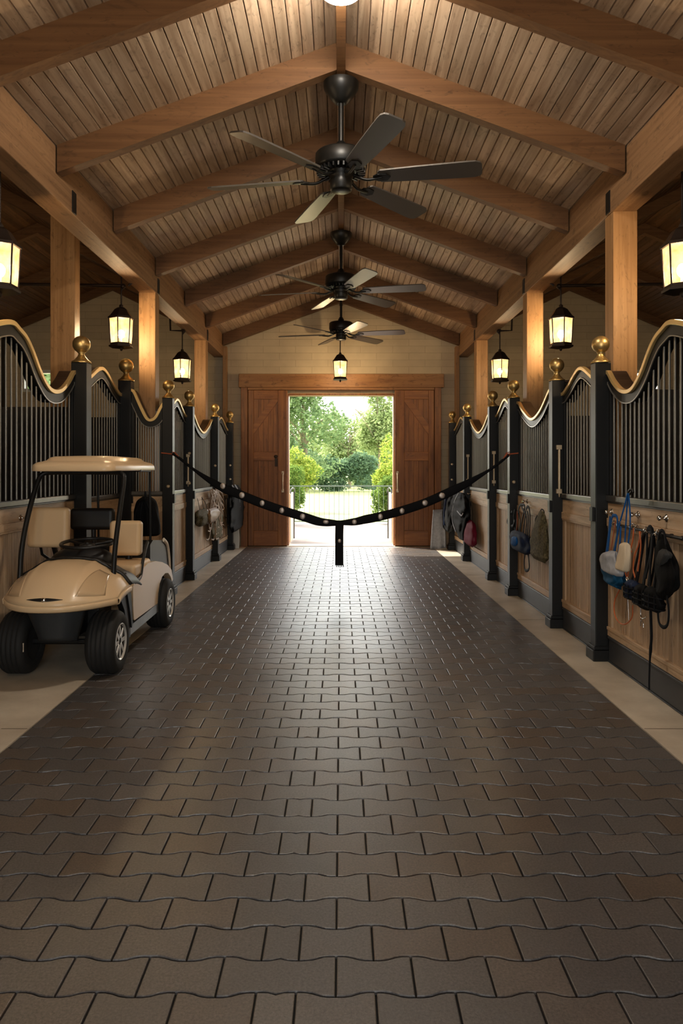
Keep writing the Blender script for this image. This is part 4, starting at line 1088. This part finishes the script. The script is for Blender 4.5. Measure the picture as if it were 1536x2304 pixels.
# --- right stall 2-3 : navy halters and olive bag
G2 = 'tack on the second right stall front'
T = thing('navy_halter', 'bunched navy and black halters with a bright blue muzzle pad', 'halter', base(1172,1240), G2)
sidebag(T, 'muzzle_pad', 1.985, [(1158,1178,1196,.6),(1152,1190,1206),(1151,1192,1222),(1156,1190,1236),(1166,1184,1244,.6)], .06, M['cloth_n'], wr=.3, seed=14)
sidebag(T, 'blue_pad', 1.94, [(1156,1164,1206,.6),(1152,1166,1214),(1152,1164,1224),(1155,1161,1230,.5)], .03, M['cloth_b'], wr=.25, seed=15)
straps(T, 'strap', 2.0, [[(1160,1200),(1163,1165),(1168,1140),(1174,1136),(1180,1142),(1172,1180),(1168,1205)],[(1176,1205),(1180,1170),(1184,1143),(1190,1144),(1192,1170),(1190,1210)],[(1152,1150),(1143,1165),(1141,1176),(1152,1184),(1158,1170)],[(1158,1145),(1155,1165),(1158,1195)],[(1186,1204),(1188,1170),(1186,1150)],[(1181,1244),(1179,1262),(1180,1280),(1185,1284),(1190,1278),(1189,1258),(1187,1242)],[(1166,1150),(1170,1175),(1166,1200)],[(1173,1140),(1184,1165),(1182,1204)]], .017, M['strap'])
straps(T, 'cord', 1.985, [[(1163,1150),(1163,1180),(1160,1200)]], .004, M['rope_r'], th=.004)
T = thing('olive_bag', 'olive camouflage drawstring bag beside the navy halters', 'bag', base(1212,1262), G2)
sidebag(T, 'bag_body', 1.985, [(1215,1222,1150,.5),(1212,1225,1163,.8),(1203,1228,1185),(1198,1231,1210),(1196,1232,1235),(1196,1230,1250),(1203,1226,1262,.6)], .036, M['cloth_o'], wr=.2, seed=17)
straps(T, 'drawstring', 1.99, [[(1216,1166),(1213,1156),(1218,1146),(1224,1152),(1222,1164)],[(1205,1190),(1204,1170),(1208,1160)]], .007, M['strap'])
# --- right stall 4-5 : jackets and maroon bag
G3 = 'tack by the far right stalls'
T = thing('maroon_bag', 'small maroon bag hanging by a dark strap on the far right stall', 'bag', base(1056,1228,2.0), G3)
sidebag(T, 'bag_body', 1.985, [(1053,1061,1170,.6),(1045,1066,1180),(1044,1068,1200),(1045,1068,1218),(1049,1063,1227,.6)], .06, M['cloth_m'], wr=.12, seed=20)
straps(T, 'strap', 2.0, [[(1056,1172),(1058,1150),(1059,1128)],[(1061,1172),(1061,1150),(1059,1128)]], .008, M['strap'])
T = thing('black_jacket', 'bulky black rug and jackets hanging near the far right corner', 'rug', base(1030,1210,1.95), G3)
sidebag(T, 'rug', 1.93, [(1026,1042,1108,.7),(1021,1049,1122),(1019,1052,1145),(1021,1048,1165),(1027,1044,1190,.8),(1034,1042,1214,.5)], .07, M['cloth_k'], wr=.35, seed=22)
straps(T, 'strap', 1.86, [[(1032,1106),(1020,1135),(1017,1170),(1024,1196)],[(1028,1150),(1037,1160),(1041,1155)]], .012, M['cloth_g'])
T = thing('black_jacket', 'slim dark grey coat hanging at the last right post', 'coat', base(1008,1200,1.93), G3)
sidebag(T, 'coat', 1.915, [(1002,1016,1110,.7),(999,1020,1130),(997,1020,1160),(998,1016,1185),(1002,1012,1196,.6)], .06, M['cloth_k'], wr=.35, seed=24)
straps(T, 'sleeve', 1.85, [[(1004,1118),(1000,1150),(1000,1182)]], .02, M['cloth_n'], th=.02)
# cream folded cloth / panel leaning in the far right corner
T = thing('cream_cover', 'pale cloth-covered stand leaning in the far right corner beside the door', 'cover', (1.72, 13.5, 0))
m = MB(); p = [P(x, y, 13.55) for x, y in ((974,1147),(1000,1146),(1003,1233),(969,1236))]
def cov(a, b):
    t = p[0].lerp(p[1], a); u = p[3].lerp(p[2], a); q = t.lerp(u, b); q.y = 13.55 + .03*math.sin(a*9)*b; q.z = max(q.z, .01); return q
m.grid(cov, 22, 10); m.build('cloth', M['cloth_g'], T, solid=.03)
# --- left side : tan harness bundle
G4 = 'tack by the far left stalls'
T = thing('harness_bundle', 'tangle of tan and brown leather harness on the left stall front', 'harness', base(478,1210,-1.98), G4)
rnd = random.Random(5); pp = []
for k in range(34):
    x0 = 478 + rnd.uniform(-5, 12); x1 = 489 + rnd.uniform(-20, 20); y1 = rnd.uniform(1140, 1208)
    pp.append([(x0,1100+rnd.uniform(0,6)),((x0+x1)/2+rnd.uniform(-4,4),1125+rnd.uniform(-8,8)),(x1,y1),(x1+rnd.uniform(-8,8),y1+rnd.uniform(2,10))])
straps(T, 'leather_strap', -1.97, pp, .012, M['tan'], th=.006)
sidebag(T, 'muzzle', -1.99, [(484,494,1150,.5),(478,498,1164),(476,499,1184),(480,498,1202),(484,496,1214,.6)], .03, M['cloth_o'], wr=.5, seed=31)
T = thing('leather_muzzle', 'pair of brown mesh muzzles on thin cords, left of the tan harness', 'muzzle', base(455,1184,-1.99), G4)
sidebag(T, 'basket', -1.98, [(446,462,1146,.6),(442,470,1156),(443,470,1170),(448,464,1182,.6)], .06, M['cloth_o'], wr=.3, seed=33)
sidebag(T, 'basket', -1.95, [(464,482,1144,.6),(460,488,1153),(462,488,1166),(467,482,1176,.6)], .06, M['tan'], wr=.35, seed=34)
straps(T, 'cord', -2.0, [[(450,1150),(446,1130),(444,1122)],[(458,1148),(455,1130),(454,1118)],[(466,1148),(462,1132),(454,1120)]], .005, M['strap'])
# black bag and white panel by the last left posts
T = thing('hanging_rug', 'long black folded rug with pale straps by the last left post', 'rug', base(530,1195,-1.87), G4)
sidebag(T, 'rug', -1.87, [(520,534,1092,.7),(519,541,1110),(518,546,1140),(518,545,1170),(520,542,1186),(522,538,1194,.7)], .06, M['cloth_k'], wr=.2, seed=36)
straps(T, 'strap', -1.81, [[(522,1092),(530,1105),(538,1120),(540,1140)],[(528,1090),(536,1104),(542,1122)]], .012, M['cloth_g'])
T = thing('white_panel', 'white rounded plastic feed tub lid standing below the black hanging rug', 'panel', (-1.93, 13.75, 0))
pl = [P(x, y, 13.72) for x, y in ((519,1190),(537,1190),(538,1215),(537,1236),(530,1241),(523,1238),(520,1228))]
m = MB().prism([(q.x, max(q.z, .004)) for q in pl], lambda a, b, y: (a, y, b), 13.72, 13.76); m.build('lid', M['white'], T, bevel=.01)
EXPO = 1.0
# ================================================================== OUTDOORS
struct('ground_outside', MB().box(-14, YB+.22, -.25, 14, 20.3, -.01), M['path'])
struct('lawn', MB().box(-60, 20.3, -.25, 60, 130, -.012), M['lawn'])
# iron fence
T = thing('iron_fence', 'low grey iron railing across the far side of the yard outside', 'fence', (0,18.6,0))
m = MB(); m.box(-3.2, 18.58, 1.02, 3.2, 18.62, 1.05); m.box(-3.2, 18.58, .14, 3.2, 18.62, .16); m.build('rail', M['fence'], T)
for k in range(52):
    x = -3.15 + k*.124; MB().tube([(x,18.6,.15),(x,18.6,1.03)], .006, 6).build('picket', M['fence'], T)
for x in (-3.2, 3.2): MB().box(x-.03, 18.57, -.012, x+.03, 18.63, 1.1).build('fence_post', M['fence'], T)
# half gates folded out beside the doorway
for s, sd in ((-1, 'left'), (1, 'right')):
    T = thing('half_gate', 'cream half-height gate panel folded open outside, %s of the doorway' % sd, 'gate', (s*1.0, 14.9, 0), 'cream half gates')
    a, b = sorted((s*.985, s*1.03)); MB().box(a, 14.46, .04, b, 15.4, .99).build('panel', M['cream'], T, bevel=.01)
    m = MB(); a, b = sorted((s*.965, s*.985)); m.box(a, 15.36, .03, b, 15.42, 1.0)
    m.tube([(s*.99,14.5,.99),(s*.98,14.55,1.07),(s*.96,14.75,1.10),(s*.95,15.1,1.06),(s*.955,15.38,.99)], .012, 8); m.build('iron_strap', M['black'], T)
# foliage
def leaves(name, parent, mat, blobs, count, size, seed, spread=.35):
    rnd = random.Random(seed); v = []; f = []
    tot = sum(b[3]*b[4]*b[5] for b in blobs)
    for (x, y, z, rx, ry, rz) in blobs:
        n = int(count * rx*ry*rz / tot)
        for _ in range(n):
            while True:
                q = Vector((rnd.uniform(-1,1), rnd.uniform(-1,1), rnd.uniform(-1,1)))
                if q.length <= 1: break
            q = q.normalized() * (q.length ** spread)
            nz = 1 + .55 * noise.noise(q * 2.3 + Vector((seed, x, z)))
            c = Vector((x + q.x*rx*nz, y + q.y*ry*nz, z + q.z*rz*nz))
            if c.z < .03: continue
            s = size * rnd.uniform(.6, 1.3)
            a = Vector((rnd.gauss(0,1), rnd.gauss(0,1), rnd.gauss(0,.7))).normalized()
            b = a.cross(Vector((rnd.gauss(0,1), rnd.gauss(0,1), rnd.gauss(0,1)))).normalized()
            o = len(v)
            v += [c - a*s, c + b*s*.45, c + a*s, c - b*s*.45]; f.append((o, o+1, o+2, o+3))
    mb = MB(); mb.v = [tuple(p) for p in v]; mb.f = f; mb.s = [False]*len(f)
    return mb.build(name, mat, parent)
def tree(name, label, cat, group, x, y, mat, blobs, count, size, seed, trunk=None, spread=.35):
    T = thing(name, label, cat, (x, y, 0), group)
    rnd = random.Random(seed)
    sub = []
    for (bx_, by_, bz_, rx, ry, rz) in blobs:      # break each crown into boughs
        for _ in range(9):
            q = Vector((rnd.uniform(-1,1), rnd.uniform(-1,1), rnd.uniform(-1,1))); q = q.normalized()*rnd.uniform(.3,.75)
            sub.append((x+bx_+q.x*rx, y+by_+q.y*ry, bz_+q.z*rz, rx*rnd.uniform(.3,.5), ry*rnd.uniform(.3,.5), rz*rnd.uniform(.26,.42)))
    leaves('foliage', T, mat, sub, count, size, seed, spread)
    if trunk:
        m = MB(); h, r = trunk
        m.tube(catmull([(x,y,-.02),(x+.08,y,h*.3),(x-.05,y,h*.65),(x+.05,y,h)],5), [r*(1-.75*k/15) for k in range(16)], 9)
        for k in range(9):
            a = rnd.uniform(0, 2*PI); z0 = h*rnd.uniform(.3,.85); ln = rnd.uniform(.2,.42)*h
            m.tube(catmull([(x,y,z0),(x+math.cos(a)*ln*.4,y+math.sin(a)*ln*.3,z0+ln*.5),(x+math.cos(a)*ln*.8,y+math.sin(a)*ln*.6,z0+ln*.8)],3), [r*.35,r*.3,r*.26,r*.22,r*.18,r*.12,r*.07], 6)
        m.build('trunk', M['trunk'], T)
    return T
tree('tree', 'large mid green tree filling the upper left of the doorway view', 'tree', None, -2.3, 46, M['leafA'], [(0,0,5.2,3.5,2.4,3.6),(-.4,0,2.2,3.0,2,1.9)], 15000, .13, 11, (7,.22), .5)
tree('tree', 'slim pale tree with bare upright trunk in the upper right of the doorway view', 'tree', None, 2.5, 50, M['leafP'], [(0,0,5.2,2.1,1.4,4.2)], 10000, .12, 12, (8.8,.10), .6)
tree('tree', 'bright middle tree beneath the sky gap seen through the doorway', 'tree', None, .6, 54, M['leafP'], [(0,0,3.3,2.9,1.6,3.3)], 9000, .13, 13, (4,.14), .5)
tree('tree', 'dark blue-green low tree in the centre beyond the lawn', 'tree', None, .5, 47, M['leafC'], [(0,0,1.2,2.3,1.0,1.7)], 8000, .11, 14)
tree('tree', 'dark blue-green tree beyond the lawn on the left', 'tree', None, -2.8, 49.5, M['leafC'], [(0,0,1.3,2.2,1.0,2.2)], 8000, .11, 15)
tree('tree', 'soft green tree behind the dark low tree, right of centre', 'tree', None, 2.8, 57, M['leafA'], [(0,0,2.2,2.8,1.2,2.9)], 9000, .14, 21)
tree('tree', 'broad pale tree far back across the whole tree line', 'tree', None, -.6, 66, M['leafP'], [(-2.8,0,3.6,4.4,2,4.6),(4.0,0,3.4,4.0,2,4.8)], 16000, .17, 16)
tree('shrub', 'tall yellow-green shrub slanting up the right side of the doorway view', 'shrub', None, 2.45, 27, M['leafB'], [(0,0,1.7,1.05,.8,2.0),(-.6,0,.9,.8,.7,1.0)], 11000, .06, 17, (1.6,.05))
tree('shrub', 'yellow-green bush above the left hedge, lit from behind', 'shrub', None, -1.75, 25, M['leafB'], [(0,0,1.3,1.15,.8,1.35)], 11000, .055, 18, (1.4,.05))
tree('shrub', 'dark green round hedge bush left of the railing', 'shrub', None, -1.50, 19.6, M['leafD'], [(0,0,.72,.80,.6,.95)], 11000, .038, 19, (.9,.04))
tree('shrub', 'green and yellow hedge bush right of the railing', 'shrub', None, 1.38, 19.7, M['leafD'], [(0,0,.62,.72,.6,.78)], 10000, .038, 20, (.8,.04))
# tall trees and hedge beside the yard (mostly out of sight, they shade its left part)
for k, (x, y) in enumerate(((-5.4, 17.2), (-8.5, 21.5))):
    tree('tree', 'large yard tree standing outside left of the doorway view', 'tree', 'yard trees left of the doorway', x, y, M['leafA'], [(0,0,4.6,1.9,1.9,2.0)], 5000, .16, 30+k, (4,.18))

# ================================================================== LIGHT
w = bpy.data.worlds.new('World'); scn.world = w; w.use_nodes = True
nt = w.node_tree; bg = nt.nodes['Background']
sky = nt.nodes.new('ShaderNodeTexSky'); sky.sky_type = 'NISHITA'; sky.sun_disc = False
sky.sun_elevation = math.radians(50); sky.sun_rotation = math.radians(-50); sky.air_density = 1.2; sky.dust_density = 5; sky.altitude = 50
mxn = nt.nodes.new('ShaderNodeMix'); mxn.data_type = 'RGBA'; mxn.inputs[0].default_value = .6
mxn.inputs[7].default_value = (9, 8.8, 8.2, 1)
nt.links.new(sky.outputs[0], mxn.inputs[6]); nt.links.new(mxn.outputs[2], bg.inputs['Color'])
bg.inputs['Strength'].default_value = .48
sd = bpy.data.lights.new('sun', 'SUN'); sd.energy = 4; sd.angle = math.radians(1); sd.color = (1,.93,.8)
so = bpy.data.objects.new('sun', sd); COL.objects.link(so)
so.rotation_euler = Vector((.95,-.85,-1.3)).to_track_quat('-Z', 'Y').to_euler()
# daylight portals in the openings guide the sky light
def portal(x, y, z, sx, sz, face):
    l = bpy.data.lights.new('daylight_portal', 'AREA'); l.shape = 'RECTANGLE'; l.size = sx; l.size_y = sz; l.cycles.is_portal = True
    o = bpy.data.objects.new('daylight_portal', l); COL.objects.link(o); o.location = (x, y, z)
    o.rotation_euler = Vector((0, face, 0)).to_track_quat('-Z', 'Z').to_euler(); return o
portal(0, YB+.24, DZ/2, 2*DX, DZ, -1)
portal(0, YF-.22, 1.6, 3.0, 3.2, 1)

# ================================================================== CAMERA
cd = bpy.data.cameras.new('camera'); cam = bpy.data.objects.new('camera', cd); COL.objects.link(cam)
cam.location = (0, 0, H); cam.rotation_euler = (PI/2, 0, 0)
cd.sensor_fit = 'VERTICAL'; cd.sensor_height = 36; cd.sensor_width = 24; cd.lens = F / 2304 * 36
cd.shift_x = 1 / 2304; cd.shift_y = -(1152 - VY) / 2304
cd.clip_start = .05; cd.clip_end = 400
scn.camera = cam
vs = scn.view_settings; vs.view_transform = 'Standard'; vs.look = 'None'; vs.exposure = EXPO; vs.gamma = 1; vs.use_curve_mapping = False
cy = scn.cycles
cy.max_bounces = 7; cy.diffuse_bounces = 4; cy.glossy_bounces = 3; cy.transmission_bounces = 4; cy.transparent_max_bounces = 12
cy.sample_clamp_indirect = 6; cy.caustics_reflective = False; cy.caustics_refractive = False
cy.use_adaptive_sampling = True; cy.adaptive_threshold = .05
